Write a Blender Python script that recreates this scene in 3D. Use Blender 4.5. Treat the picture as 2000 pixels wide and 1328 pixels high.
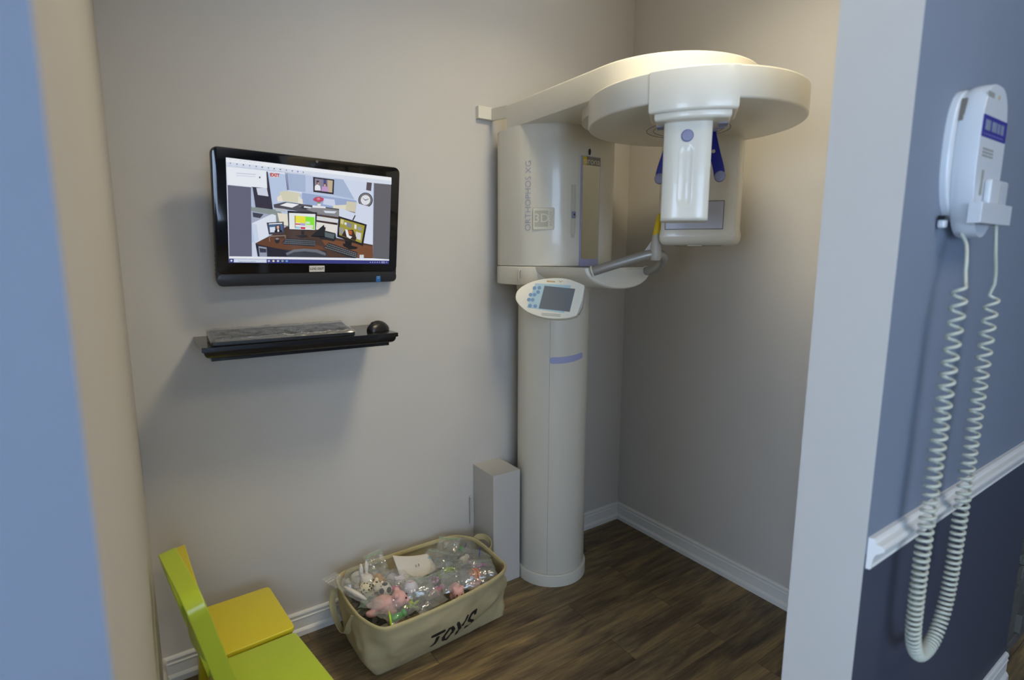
import bpy, bmesh, math, random
from mathutils import Vector, Matrix, noise
from mathutils.bvhtree import BVHTree

# ---------------------------------------------------------------- clearing
for _o in list(bpy.data.objects):
    bpy.data.objects.remove(_o, do_unlink=True)
S = bpy.context.scene
COL = S.collection
PI = math.pi

# ---------------------------------------------------------------- camera
EYE = Vector((0.0, 0.0, 1.4))
PITCH, YAW, ROLL = 0.153, 0.6002, 0.003
fw = Vector((math.sin(YAW)*math.cos(PITCH), math.cos(YAW)*math.cos(PITCH), -math.sin(PITCH)))
rt = Vector((math.cos(YAW), -math.sin(YAW), 0)); up = rt.cross(fw)
r2 = rt*math.cos(ROLL)+up*math.sin(ROLL); u2 = up*math.cos(ROLL)-rt*math.sin(ROLL)
cd = bpy.data.cameras.new('camera'); cam = bpy.data.objects.new('camera', cd); COL.objects.link(cam)
cam.matrix_world = Matrix(((r2.x, u2.x, -fw.x, EYE.x), (r2.y, u2.y, -fw.y, EYE.y), (r2.z, u2.z, -fw.z, EYE.z), (0, 0, 0, 1)))
cd.sensor_width = 36; cd.lens = 36*1065.03/2000; cd.clip_start = 0.02
cd.dof.use_dof = True; cd.dof.focus_distance = 2.1; cd.dof.aperture_fstop = 2.2
S.camera = cam

# ---------------------------------------------------------------- world, colour management
W = bpy.data.worlds.new('world'); S.world = W; W.use_nodes = True
bg = W.node_tree.nodes['Background']; bg.inputs[0].default_value = (0.42, 0.60, 1.0, 1); bg.inputs[1].default_value = 1.2
S.view_settings.view_transform = 'Standard'; S.view_settings.look = 'None'
S.view_settings.gamma = 1; S.view_settings.use_curve_mapping = False
S.view_settings.exposure = 0.1

# ---------------------------------------------------------------- helpers
def hexc(h, a=1.0):
    c = [int(h[i:i+2], 16)/255 for i in (0, 2, 4)]
    return tuple([(x/12.92 if x <= 0.04045 else ((x+0.055)/1.055)**2.4) for x in c]+[a])

def area(name, loc, target, size, sizey, power, color, shape='RECTANGLE', spread=PI):
    l = bpy.data.lights.new(name, 'AREA'); l.shape = shape; l.size = size
    if shape == 'RECTANGLE': l.size_y = sizey
    l.energy = power; l.color = color; l.spread = spread
    o = bpy.data.objects.new(name, l); COL.objects.link(o); o.location = loc
    o.rotation_euler = (Vector(target)-Vector(loc)).to_track_quat('-Z', 'Y').to_euler()
    return o

# warm recessed lamp in the alcove ceiling, cooler corridor lamps, daylight through the corridor window
area('alcove_lamp_light', (1.13, 0.86, 2.735), (1.13, 0.86, 0), 0.42, 0, 13.2, (1.0, 0.86, 0.60), 'DISK', spread=math.radians(140))
area('corridor_lamp_light', (0.95, -0.75, 2.735), (0.95, -0.75, 0), 0.6, 0.6, 12.0, (1.0, 0.86, 0.66))
area('window_daylight', (-0.25, -2.42, 1.45), (0.3, 0, 1.1), 1.9, 1.3, 60.0, (0.55, 0.73, 1.0))
area('side_window_daylight', (-3.12, -0.85, 1.45), (1.6, 0.7, 1.0), 1.7, 1.4, 100.0, (0.54, 0.72, 1.0))

def mat(name, col, rough=0.5, metal=0.0, var=0.04, vscale=6.0, bump=0.0, bscale=120.0, spec=0.5, coat=0.0, emit=None, estr=0.0, alpha=1.0, trans=0.0):
    m = bpy.data.materials.new(name); m.use_nodes = True
    nt = m.node_tree; b = nt.nodes['Principled BSDF']
    c = hexc(col) if isinstance(col, str) else col
    b.inputs['Base Color'].default_value = c
    b.inputs['Roughness'].default_value = rough; b.inputs['Metallic'].default_value = metal
    b.inputs['Specular IOR Level'].default_value = spec
    b.inputs['Coat Weight'].default_value = coat
    b.inputs['Alpha'].default_value = alpha; b.inputs['Transmission Weight'].default_value = trans
    if emit: b.inputs['Emission Color'].default_value = hexc(emit); b.inputs['Emission Strength'].default_value = estr
    tc = nt.nodes.new('ShaderNodeTexCoord')
    if var > 0:
        n = nt.nodes.new('ShaderNodeTexNoise'); n.inputs['Scale'].default_value = vscale; n.inputs['Detail'].default_value = 4
        nt.links.new(tc.outputs['Object'], n.inputs['Vector'])
        mx = nt.nodes.new('ShaderNodeMix'); mx.data_type = 'RGBA'
        mx.inputs[6].default_value = tuple([x*(1-var) for x in c[:3]]+[1]); mx.inputs[7].default_value = tuple([min(1, x*(1+var)) for x in c[:3]]+[1])
        nt.links.new(n.outputs['Fac'], mx.inputs[0]); nt.links.new(mx.outputs[2], b.inputs['Base Color'])
    if bump > 0:
        n2 = nt.nodes.new('ShaderNodeTexNoise'); n2.inputs['Scale'].default_value = bscale; n2.inputs['Detail'].default_value = 3
        bp = nt.nodes.new('ShaderNodeBump'); bp.inputs['Strength'].default_value = bump; bp.inputs['Distance'].default_value = 0.002
        nt.links.new(tc.outputs['Object'], n2.inputs['Vector']); nt.links.new(n2.outputs['Fac'], bp.inputs['Height']); nt.links.new(bp.outputs[0], b.inputs['Normal'])
    return m

M = {}
M['paint'] = mat('warm grey wall paint', 'c4c1bb', 0.75, bump=0.12, bscale=220, var=0.015, spec=0.3)
M['bluepaint'] = mat('blue grey wall paint', '788291', 0.7, bump=0.12, bscale=220, var=0.015, spec=0.3)
M['navypaint'] = mat('dark navy wall paint', '444958', 0.55, bump=0.12, bscale=220, var=0.03, spec=0.4)
M['ceil'] = mat('ceiling paint', 'd6d3cc', 0.9, bump=0.1)
M['trim'] = mat('white gloss trim paint', 'dcdcd8', 0.35, var=0.02)
M['white'] = mat('ivory white plastic', 'dcd8ca', 0.28, var=0.01, coat=0.25)
M['offwhite'] = mat('off white matte plastic', 'c9c6b8', 0.45, var=0.02)
M['panelwhite'] = mat('light cream plastic', 'ebe8d9', 0.35, var=0.01)
M['seam'] = mat('dark seam', '6b675e', 0.7)
M['faint'] = mat('faint seam', 'a8a495', 0.6)
M['lav'] = mat('lavender plastic', '8688a6', 0.45)
M['lavlift'] = mat('lavender plastic lightened against shade', 'a6a9d0', 0.45)  # same lavender, colour lightened to offset shade on column strip and mirror frame
M['lavdark'] = mat('deep lavender line', '56598a', 0.5)
M['blue'] = mat('saturated blue plastic', '0c1488', 0.35, spec=0.3, var=0.15, vscale=40)
M['yellow'] = mat('yellow bite plastic', 'd9b814', 0.4)
M['tube'] = mat('satin grey tube', 'a5a29c', 0.35, metal=0.4)
M['holder'] = mat('light grey plastic', 'b5b1a8', 0.4)
M['mirror'] = mat('mirror glass', '94958a', 0.07, metal=1.0, var=0)
M['logoband'] = mat('grey logo band', '857f70', 0.4)
M['lettering'] = mat('lavender grey print', '8d90b4', 0.6)
M['palegrey'] = mat('pale grey print', 'b9b6a6', 0.6)
M['palegrey2'] = mat('light print', 'd8d5c4', 0.6)
M['ltext'] = mat('light letter print', 'd7d4c2', 0.6)
M['black'] = mat('black gloss plastic', '0c0c0e', 0.08, var=0, coat=0.4)
M['blackmat'] = mat('black satin plastic', '17181b', 0.35, var=0.05)
M['chin'] = mat('dark grey brushed plastic', '2b2d31', 0.3, var=0.05)
M['shelf'] = mat('black lacquered wood', '121216', 0.22, var=0.1, coat=0.3, bump=0.05, bscale=60)
M['label'] = mat('pale label paper', 'd3cec2', 0.6)
M['dark'] = mat('dark print', '2a2a2c', 0.6)
M['stickerblue'] = mat('blue chip sticker', '2c6fb4', 0.3)
M['green'] = mat('lime green paint', 'b2c634', 0.3, var=0.03, coat=0.2)
M['yel'] = mat('warm yellow paint', 'd8c92a', 0.3, var=0.03, coat=0.2)
M['rim'] = mat('canvas binding', 'b8ac80', 0.85, bump=0.4, bscale=900)
M['stencil'] = mat('black stencil ink', '1d1b19', 0.8)
M['cord'] = mat('cream cord rubber', 'b6b9aa', 0.5)
M['phone'] = mat('pale grey white plastic', 'c4c9cd', 0.3, coat=0.2, var=0.01)
M['violet'] = mat('violet print band', '352f86', 0.4)
M['zip'] = mat('green zip strip', '7fae7c', 0.3, alpha=0.55)
M['zipw'] = mat('clear zip lip', 'cfcdd0', 0.25, alpha=0.45)

def canvas():
    m = mat('beige canvas cloth', 'b3a981', 0.9, var=0)
    nt = m.node_tree; b = nt.nodes['Principled BSDF']; tc = nt.nodes['Texture Coordinate']
    w1 = nt.nodes.new('ShaderNodeTexWave'); w1.inputs['Scale'].default_value = 260; w1.bands_direction = 'Z'; w1.inputs['Distortion'].default_value = 1.5
    w2 = nt.nodes.new('ShaderNodeTexWave'); w2.inputs['Scale'].default_value = 260; w2.bands_direction = 'X'; w2.inputs['Distortion'].default_value = 1.5
    for w_ in (w1, w2): nt.links.new(tc.outputs['Object'], w_.inputs['Vector'])
    ad = nt.nodes.new('ShaderNodeMath'); ad.operation = 'ADD'
    nt.links.new(w1.outputs['Fac'], ad.inputs[0]); nt.links.new(w2.outputs['Fac'], ad.inputs[1])
    bp = nt.nodes.new('ShaderNodeBump'); bp.inputs['Strength'].default_value = 0.35; bp.inputs['Distance'].default_value = 0.001
    nt.links.new(ad.outputs[0], bp.inputs['Height']); nt.links.new(bp.outputs[0], b.inputs['Normal'])
    n = nt.nodes.new('ShaderNodeTexNoise'); n.inputs['Scale'].default_value = 14; n.inputs['Detail'].default_value = 8
    cr = nt.nodes.new('ShaderNodeValToRGB'); cr.color_ramp.elements[0].color = hexc('aea27a'); cr.color_ramp.elements[1].color = hexc('c8bc96')
    nt.links.new(tc.outputs['Object'], n.inputs['Vector']); nt.links.new(n.outputs['Fac'], cr.inputs[0]); nt.links.new(cr.outputs[0], b.inputs['Base Color'])
    return m
M['canvas'] = canvas()

def plastic_film(name, tint, opac, rough=0.12, base=0.08):
    m = bpy.data.materials.new(name); m.use_nodes = True; nt = m.node_tree; nt.nodes.clear()
    out = nt.nodes.new('ShaderNodeOutputMaterial'); tr = nt.nodes.new('ShaderNodeBsdfTransparent'); tr.inputs[0].default_value = tint
    gl = nt.nodes.new('ShaderNodeBsdfGlossy'); gl.inputs['Roughness'].default_value = rough; gl.inputs[0].default_value = (1, 1, 1, 1)
    df = nt.nodes.new('ShaderNodeBsdfDiffuse'); df.inputs[0].default_value = (0.75, 0.78, 0.78, 1)
    lw = nt.nodes.new('ShaderNodeLayerWeight'); fr = nt.nodes.new('ShaderNodeMath'); fr.operation = 'POWER'; fr.inputs[1].default_value = 3.5; nt.links.new(lw.outputs['Facing'], fr.inputs[0])
    n = nt.nodes.new('ShaderNodeTexNoise'); n.inputs['Scale'].default_value = 16; n.inputs['Detail'].default_value = 2.5
    tc = nt.nodes.new('ShaderNodeTexCoord'); bp = nt.nodes.new('ShaderNodeBump'); bp.inputs['Strength'].default_value = 0.8; bp.inputs['Distance'].default_value = 0.006
    nt.links.new(tc.outputs['Object'], n.inputs['Vector']); nt.links.new(n.outputs['Fac'], bp.inputs['Height'])
    nt.links.new(bp.outputs[0], gl.inputs['Normal'])
    a = nt.nodes.new('ShaderNodeMixShader'); a.inputs[0].default_value = opac
    nt.links.new(tr.outputs[0], a.inputs[1]); nt.links.new(df.outputs[0], a.inputs[2])
    mu = nt.nodes.new('ShaderNodeMath'); mu.operation = 'MULTIPLY_ADD'; mu.inputs[1].default_value = 0.7; mu.inputs[2].default_value = base
    nt.links.new(fr.outputs[0], mu.inputs[0])
    x = nt.nodes.new('ShaderNodeMixShader'); nt.links.new(mu.outputs[0], x.inputs[0]); nt.links.new(a.outputs[0], x.inputs[1]); nt.links.new(gl.outputs[0], x.inputs[2])
    nt.links.new(x.outputs[0], out.inputs[0]); return m
M['film'] = plastic_film('clear zip bag film', (0.985, 0.99, 0.985, 1), 0.075)
M['filmkb'] = plastic_film('clear crinkled cover film', (0.9, 0.9, 0.92, 1), 0.12, 0.2, 0.16)

def wood_floor():
    m = mat('weathered brown wood plank floor', '6b553c', 0.42, var=0, spec=0.35)
    nt = m.node_tree; b = nt.nodes['Principled BSDF']; tc = nt.nodes['Texture Coordinate']; L = nt.links.new
    br = nt.nodes.new('ShaderNodeTexBrick'); br.offset = 0.37; br.inputs['Scale'].default_value = 1
    br.inputs['Brick Width'].default_value = 0.92; br.inputs['Row Height'].default_value = 0.123; br.inputs['Mortar Size'].default_value = 0.0007; br.inputs['Mortar Smooth'].default_value = 0.1
    br.inputs['Color1'].default_value = (0, 0, 0, 1); br.inputs['Color2'].default_value = (1, 1, 1, 1); br.inputs['Mortar'].default_value = (0.5, 0.5, 0.5, 1)
    mp = nt.nodes.new('ShaderNodeMapping'); mp.inputs['Location'].default_value = (0.165, 0.0565, 0)
    L(tc.outputs['Object'], mp.inputs['Vector']); L(mp.outputs[0], br.inputs['Vector'])
    # every plank shifts the grain
    cx = nt.nodes.new('ShaderNodeCombineXYZ'); ml = nt.nodes.new('ShaderNodeMath'); ml.operation = 'MULTIPLY'; ml.inputs[1].default_value = 7.3
    L(br.outputs['Color'], ml.inputs[0]); L(ml.outputs[0], cx.inputs[0]); L(ml.outputs[0], cx.inputs[2])
    va = nt.nodes.new('ShaderNodeVectorMath'); va.operation = 'ADD'; L(tc.outputs['Object'], va.inputs[0]); L(cx.outputs[0], va.inputs[1])
    g = nt.nodes.new('ShaderNodeMapping'); g.inputs['Scale'].default_value = (1.3, 8.5, 1); L(va.outputs[0], g.inputs['Vector'])
    n1 = nt.nodes.new('ShaderNodeTexNoise'); n1.inputs['Scale'].default_value = 2.2; n1.inputs['Detail'].default_value = 10; n1.inputs['Roughness'].default_value = 0.65; n1.inputs['Distortion'].default_value = 0.35
    L(g.outputs[0], n1.inputs['Vector'])
    cr = nt.nodes.new('ShaderNodeValToRGB'); e = cr.color_ramp.elements
    e[0].position = 0.28; e[0].color = hexc('493b2d'); e[1].position = 0.74; e[1].color = hexc('b49a66')
    for p_, c_ in ((0.42, '685946'), (0.52, '7e6e52'), (0.62, '927e5a')):
        q = e.new(p_); q.color = hexc(c_)
    L(n1.outputs['Fac'], cr.inputs[0])
    g2 = nt.nodes.new('ShaderNodeMapping'); g2.inputs['Scale'].default_value = (4, 60, 1); L(va.outputs[0], g2.inputs['Vector'])
    n2 = nt.nodes.new('ShaderNodeTexNoise'); n2.inputs['Scale'].default_value = 2; n2.inputs['Detail'].default_value = 6; L(g2.outputs[0], n2.inputs['Vector'])
    cr2 = nt.nodes.new('ShaderNodeValToRGB'); cr2.color_ramp.elements[0].position = 0.3; cr2.color_ramp.elements[0].color = (0.68, 0.67, 0.66, 1); cr2.color_ramp.elements[1].position = 0.65; cr2.color_ramp.elements[1].color = (1.1, 1.08, 1.02, 1)
    L(n2.outputs['Fac'], cr2.inputs[0])
    mx = nt.nodes.new('ShaderNodeMix'); mx.data_type = 'RGBA'; mx.blend_type = 'MULTIPLY'; mx.inputs[0].default_value = 1
    L(cr.outputs[0], mx.inputs[6]); L(cr2.outputs[0], mx.inputs[7])
    pr = nt.nodes.new('ShaderNodeMapRange'); pr.inputs[3].default_value = 0.72; pr.inputs[4].default_value = 1.12; L(br.outputs['Color'], pr.inputs[0])
    mx2 = nt.nodes.new('ShaderNodeMix'); mx2.data_type = 'RGBA'; mx2.blend_type = 'MULTIPLY'; mx2.inputs[0].default_value = 1
    L(mx.outputs[2], mx2.inputs[6]); L(pr.outputs[0], mx2.inputs[7])
    mx3 = nt.nodes.new('ShaderNodeMix'); mx3.data_type = 'RGBA'; mx3.inputs[7].default_value = hexc('33281e')
    L(br.outputs['Fac'], mx3.inputs[0]); L(mx2.outputs[2], mx3.inputs[6]); L(mx3.outputs[2], b.inputs['Base Color'])
    bp = nt.nodes.new('ShaderNodeBump'); bp.inputs['Strength'].default_value = 0.25; bp.inputs['Distance'].default_value = 0.002
    L(n2.outputs['Fac'], bp.inputs['Height']); L(bp.outputs[0], b.inputs['Normal'])
    rr = nt.nodes.new('ShaderNodeMapRange'); rr.inputs[3].default_value = 0.34; rr.inputs[4].default_value = 0.6; L(n1.outputs['Fac'], rr.inputs[0]); L(rr.outputs[0], b.inputs['Roughness'])
    return m
M['floor'] = wood_floor()

def emat(name, h, k=1.0):
    m = bpy.data.materials.get('scr'+h)
    if m: return m
    m = bpy.data.materials.new('scr'+h); m.use_nodes = True; nt = m.node_tree; b = nt.nodes['Principled BSDF']
    b.inputs['Base Color'].default_value = (0.01, 0.01, 0.012, 1); b.inputs['Roughness'].default_value = 0.08
    b.inputs['Emission Color'].default_value = hexc(h); b.inputs['Emission Strength'].default_value = k
    return m

# ---- mesh building
def box(bm, x0, x1, y0, y1, z0, z1, Mx=None, mi=0):
    vs = [bm.verts.new(Vector(p)) for p in ((x0,y0,z0),(x1,y0,z0),(x1,y1,z0),(x0,y1,z0),(x0,y0,z1),(x1,y0,z1),(x1,y1,z1),(x0,y1,z1))]
    if Mx is not None:
        for v in vs: v.co = Mx @ v.co
    fs = [bm.faces.new([vs[i] for i in f]) for f in ((0,3,2,1),(4,5,6,7),(0,1,5,4),(1,2,6,5),(2,3,7,6),(3,0,4,7))]
    for f in fs: f.material_index = mi
    return vs, fs

def loft(bm, rings, closed=True, cap0=True, cap1=True, mi=0):
    vr = [[bm.verts.new(Vector(p)) for p in ring] for ring in rings]
    n = len(vr[0]); fs = []
    for a, b in zip(vr[:-1], vr[1:]):
        for i in range(n if closed else n-1):
            j = (i+1) % n
            fs.append(bm.faces.new((a[i], a[j], b[j], b[i])))
    if cap0: fs.append(bm.faces.new(vr[0][::-1]))
    if cap1: fs.append(bm.faces.new(vr[-1]))
    for f in fs: f.material_index = mi
    return vr

def inset2d(pts, d):
    n = len(pts); out = []
    for i in range(n):
        a, b, c = Vector(pts[i-1]), Vector(pts[i]), Vector(pts[(i+1) % n])
        e1 = (b-a); e2 = (c-b)
        if e1.length < 1e-9 or e2.length < 1e-9: out.append(tuple(b)); continue
        n1 = Vector((-e1.y, e1.x)).normalized(); n2 = Vector((-e2.y, e2.x)).normalized()
        nn = (n1+n2)
        if nn.length < 1e-6: out.append(tuple(b)); continue
        nn.normalize(); k = max(0.35, nn.dot(n1))
        out.append(tuple(b+nn*(d/k)))
    return out

def slab(bm, pts, z0, z1, r=0.0, k=4, Mx=None, rb=None):
    """upright extrusion of a counter-clockwise outline with rounded top and bottom edges"""
    rb = r if rb is None else rb
    rings = []
    def ring(p, z):
        q = [Vector((x, y, z)) for x, y in p]
        return [Mx @ v for v in q] if Mx is not None else q
    if rb > 0:
        for i in range(k+1):
            t = PI/2*i/k; rings.append(ring(inset2d(pts, rb*(1-math.sin(t))), z0+rb*(1-math.cos(t))))
    else: rings.append(ring(pts, z0))
    if r > 0:
        for i in range(k+1):
            t = PI/2*i/k; rings.append(ring(inset2d(pts, r*(1-math.cos(t))), z1-r*(1-math.sin(t))))
    else: rings.append(ring(pts, z1))
    loft(bm, rings)

def catmull(pts, n=6, closed=False):
    P = [Vector(p) for p in pts]; out = []; m = len(P)
    for i in range(m if closed else m-1):
        if closed: a, b, c, d = P[i-1], P[i], P[(i+1) % m], P[(i+2) % m]
        else: a, b, c, d = P[max(i-1, 0)], P[i], P[i+1], P[min(i+2, m-1)]
        for j in range(n):
            t = j/n
            out.append(0.5*((2*b)+(c-a)*t+(2*a-5*b+4*c-d)*t*t+(3*b-a-3*c+d)*t**3))
    if not closed: out.append(P[-1])
    return out

def arc(cx, cy, r, a0, a1, n=24):
    return [(cx+r*math.cos(math.radians(a0+(a1-a0)*i/n)), cy+r*math.sin(math.radians(a0+(a1-a0)*i/n))) for i in range(n+1)]

def rrect(x0, x1, y0, y1, r, n=6):
    return arc(x1-r, y0+r, r, -90, 0, n)+arc(x1-r, y1-r, r, 0, 90, n)+arc(x0+r, y1-r, r, 90, 180, n)+arc(x0+r, y0+r, r, 180, 270, n)

def tube(bm, pts, rad, seg=12, caps=True, flat=1.0, mi=0):
    P = [Vector(p) for p in pts]; n = len(P); R = rad if isinstance(rad, (list, tuple)) else [rad]*n
    t0 = (P[1]-P[0]).normalized(); ref = Vector((0, 0, 1)) if abs(t0.z) < 0.9 else Vector((1, 0, 0))
    u = t0.cross(ref).normalized(); rings = []
    for i in range(n):
        t = (P[min(i+1, n-1)]-P[max(i-1, 0)]).normalized()
        u = (u-t*u.dot(t)).normalized(); v = t.cross(u)
        rings.append([P[i]+u*(R[i]*math.cos(2*PI*k/seg))+v*(R[i]*flat*math.sin(2*PI*k/seg)) for k in range(seg)])
    loft(bm, rings, cap0=caps, cap1=caps, mi=mi)

def ball(bm, c, rx, ry=None, rz=None, Mx=None, u=16, v=10, mi=0):
    ry = rx if ry is None else ry; rz = rx if rz is None else rz
    T = Matrix.Translation(Vector(c)) @ (Mx if Mx is not None else Matrix()) @ Matrix.Diagonal((rx, ry, rz, 1))
    g = bmesh.ops.create_uvsphere(bm, u_segments=u, v_segments=v, radius=1, matrix=T)
    for x in g['verts']:
        for f in x.link_faces: f.material_index = mi

def disc(bm, c, r, h, axis=(0, 0, 1), seg=28, bev=0.0):
    q = Vector((0, 0, 1)).rotation_difference(Vector(axis).normalized()).to_matrix().to_4x4()
    slab(bm, arc(0, 0, r, 0, 360-360/seg, seg-1), 0, h, r=bev, rb=0, Mx=Matrix.Translation(Vector(c)) @ q)

def frame(o, ex, ey):
    ex = Vector(ex).normalized(); ey = Vector(ey); ey = (ey-ex*ey.dot(ex)).normalized(); ez = ex.cross(ey)
    return Matrix(((ex.x, ey.x, ez.x, o[0]), (ex.y, ey.y, ez.y, o[1]), (ex.z, ey.z, ez.z, o[2]), (0, 0, 0, 1)))

def text(bm, s, size, Mx, ext=0.0004, spacing=1.0, align='CENTER', bold=0.0):
    cu = bpy.data.curves.new('txt', 'FONT'); cu.body = s; cu.size = size; cu.extrude = ext; cu.space_character = spacing
    cu.align_x = align; cu.align_y = 'CENTER'; cu.resolution_u = 3; cu.offset = bold
    o = bpy.data.objects.new('txt', cu); COL.objects.link(o)
    dg = bpy.context.evaluated_depsgraph_get(); dg.update()
    me = bpy.data.meshes.new_from_object(o.evaluated_get(dg)); me.transform(Mx)
    bm.from_mesh(me); bpy.data.meshes.remove(me); bpy.data.objects.remove(o, do_unlink=True); bpy.data.curves.remove(cu)

def wloc(p):
    v = Vector((0, 0, 0))
    while p is not None: v = v+p.location; p = p.parent
    return v

def obj(name, bm, mats, parent=None, loc=None, smooth=True, angle=38, bevel=0.0, bseg=3, subsurf=0, label=None):
    """link ONE mesh object; the mesh arrives in world coordinates"""
    base = wloc(parent) if parent is not None else Vector((0, 0, 0))
    l = Vector(loc) if loc is not None else (Vector((0, 0, 0)) if parent is not None else None)
    if l is None:
        xs = [v.co for v in bm.verts]
        l = Vector((sum(v.x for v in xs)/len(xs), sum(v.y for v in xs)/len(xs), min(v.z for v in xs)))
    elif parent is not None and loc is not None: l = l-base
    org = base+l
    for v in bm.verts: v.co -= org
    bmesh.ops.recalc_face_normals(bm, faces=bm.faces[:])
    me = bpy.data.meshes.new(name); bm.to_mesh(me); bm.free()
    for m in (mats if isinstance(mats, (list, tuple)) else [mats]): me.materials.append(m)
    if smooth:
        me.shade_smooth(); me.set_sharp_from_angle(angle=math.radians(angle))
    o = bpy.data.objects.new(name, me); COL.objects.link(o); o.parent = parent; o.location = l
    if bevel > 0:
        b = o.modifiers.new('b', 'BEVEL'); b.width = bevel; b.segments = bseg; b.limit_method = 'ANGLE'; b.angle_limit = math.radians(40); b.harden_normals = True
    if subsurf: s_ = o.modifiers.new('s', 'SUBSURF'); s_.levels = subsurf; s_.render_levels = subsurf
    if label: o['label'] = label
    return o

def tag(o, label, cat, group=None, kind=None):
    if label: o['label'] = label
    if cat: o['category'] = cat
    if group: o['group'] = group
    if kind: o['kind'] = kind
    return o
def thing(name, label, cat, loc, group=None):
    o = bpy.data.objects.new(name, None); COL.objects.link(o); o.location = loc; o.empty_display_size = 0.05
    return tag(o, label, cat, group)
def struct(name, bm, m, label=None, **k):
    o = obj(name, bm, m, loc=(0, 0, 0), **k); o['kind'] = 'structure'
    if label: o['label'] = label
    return o
NB = bmesh.new

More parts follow.
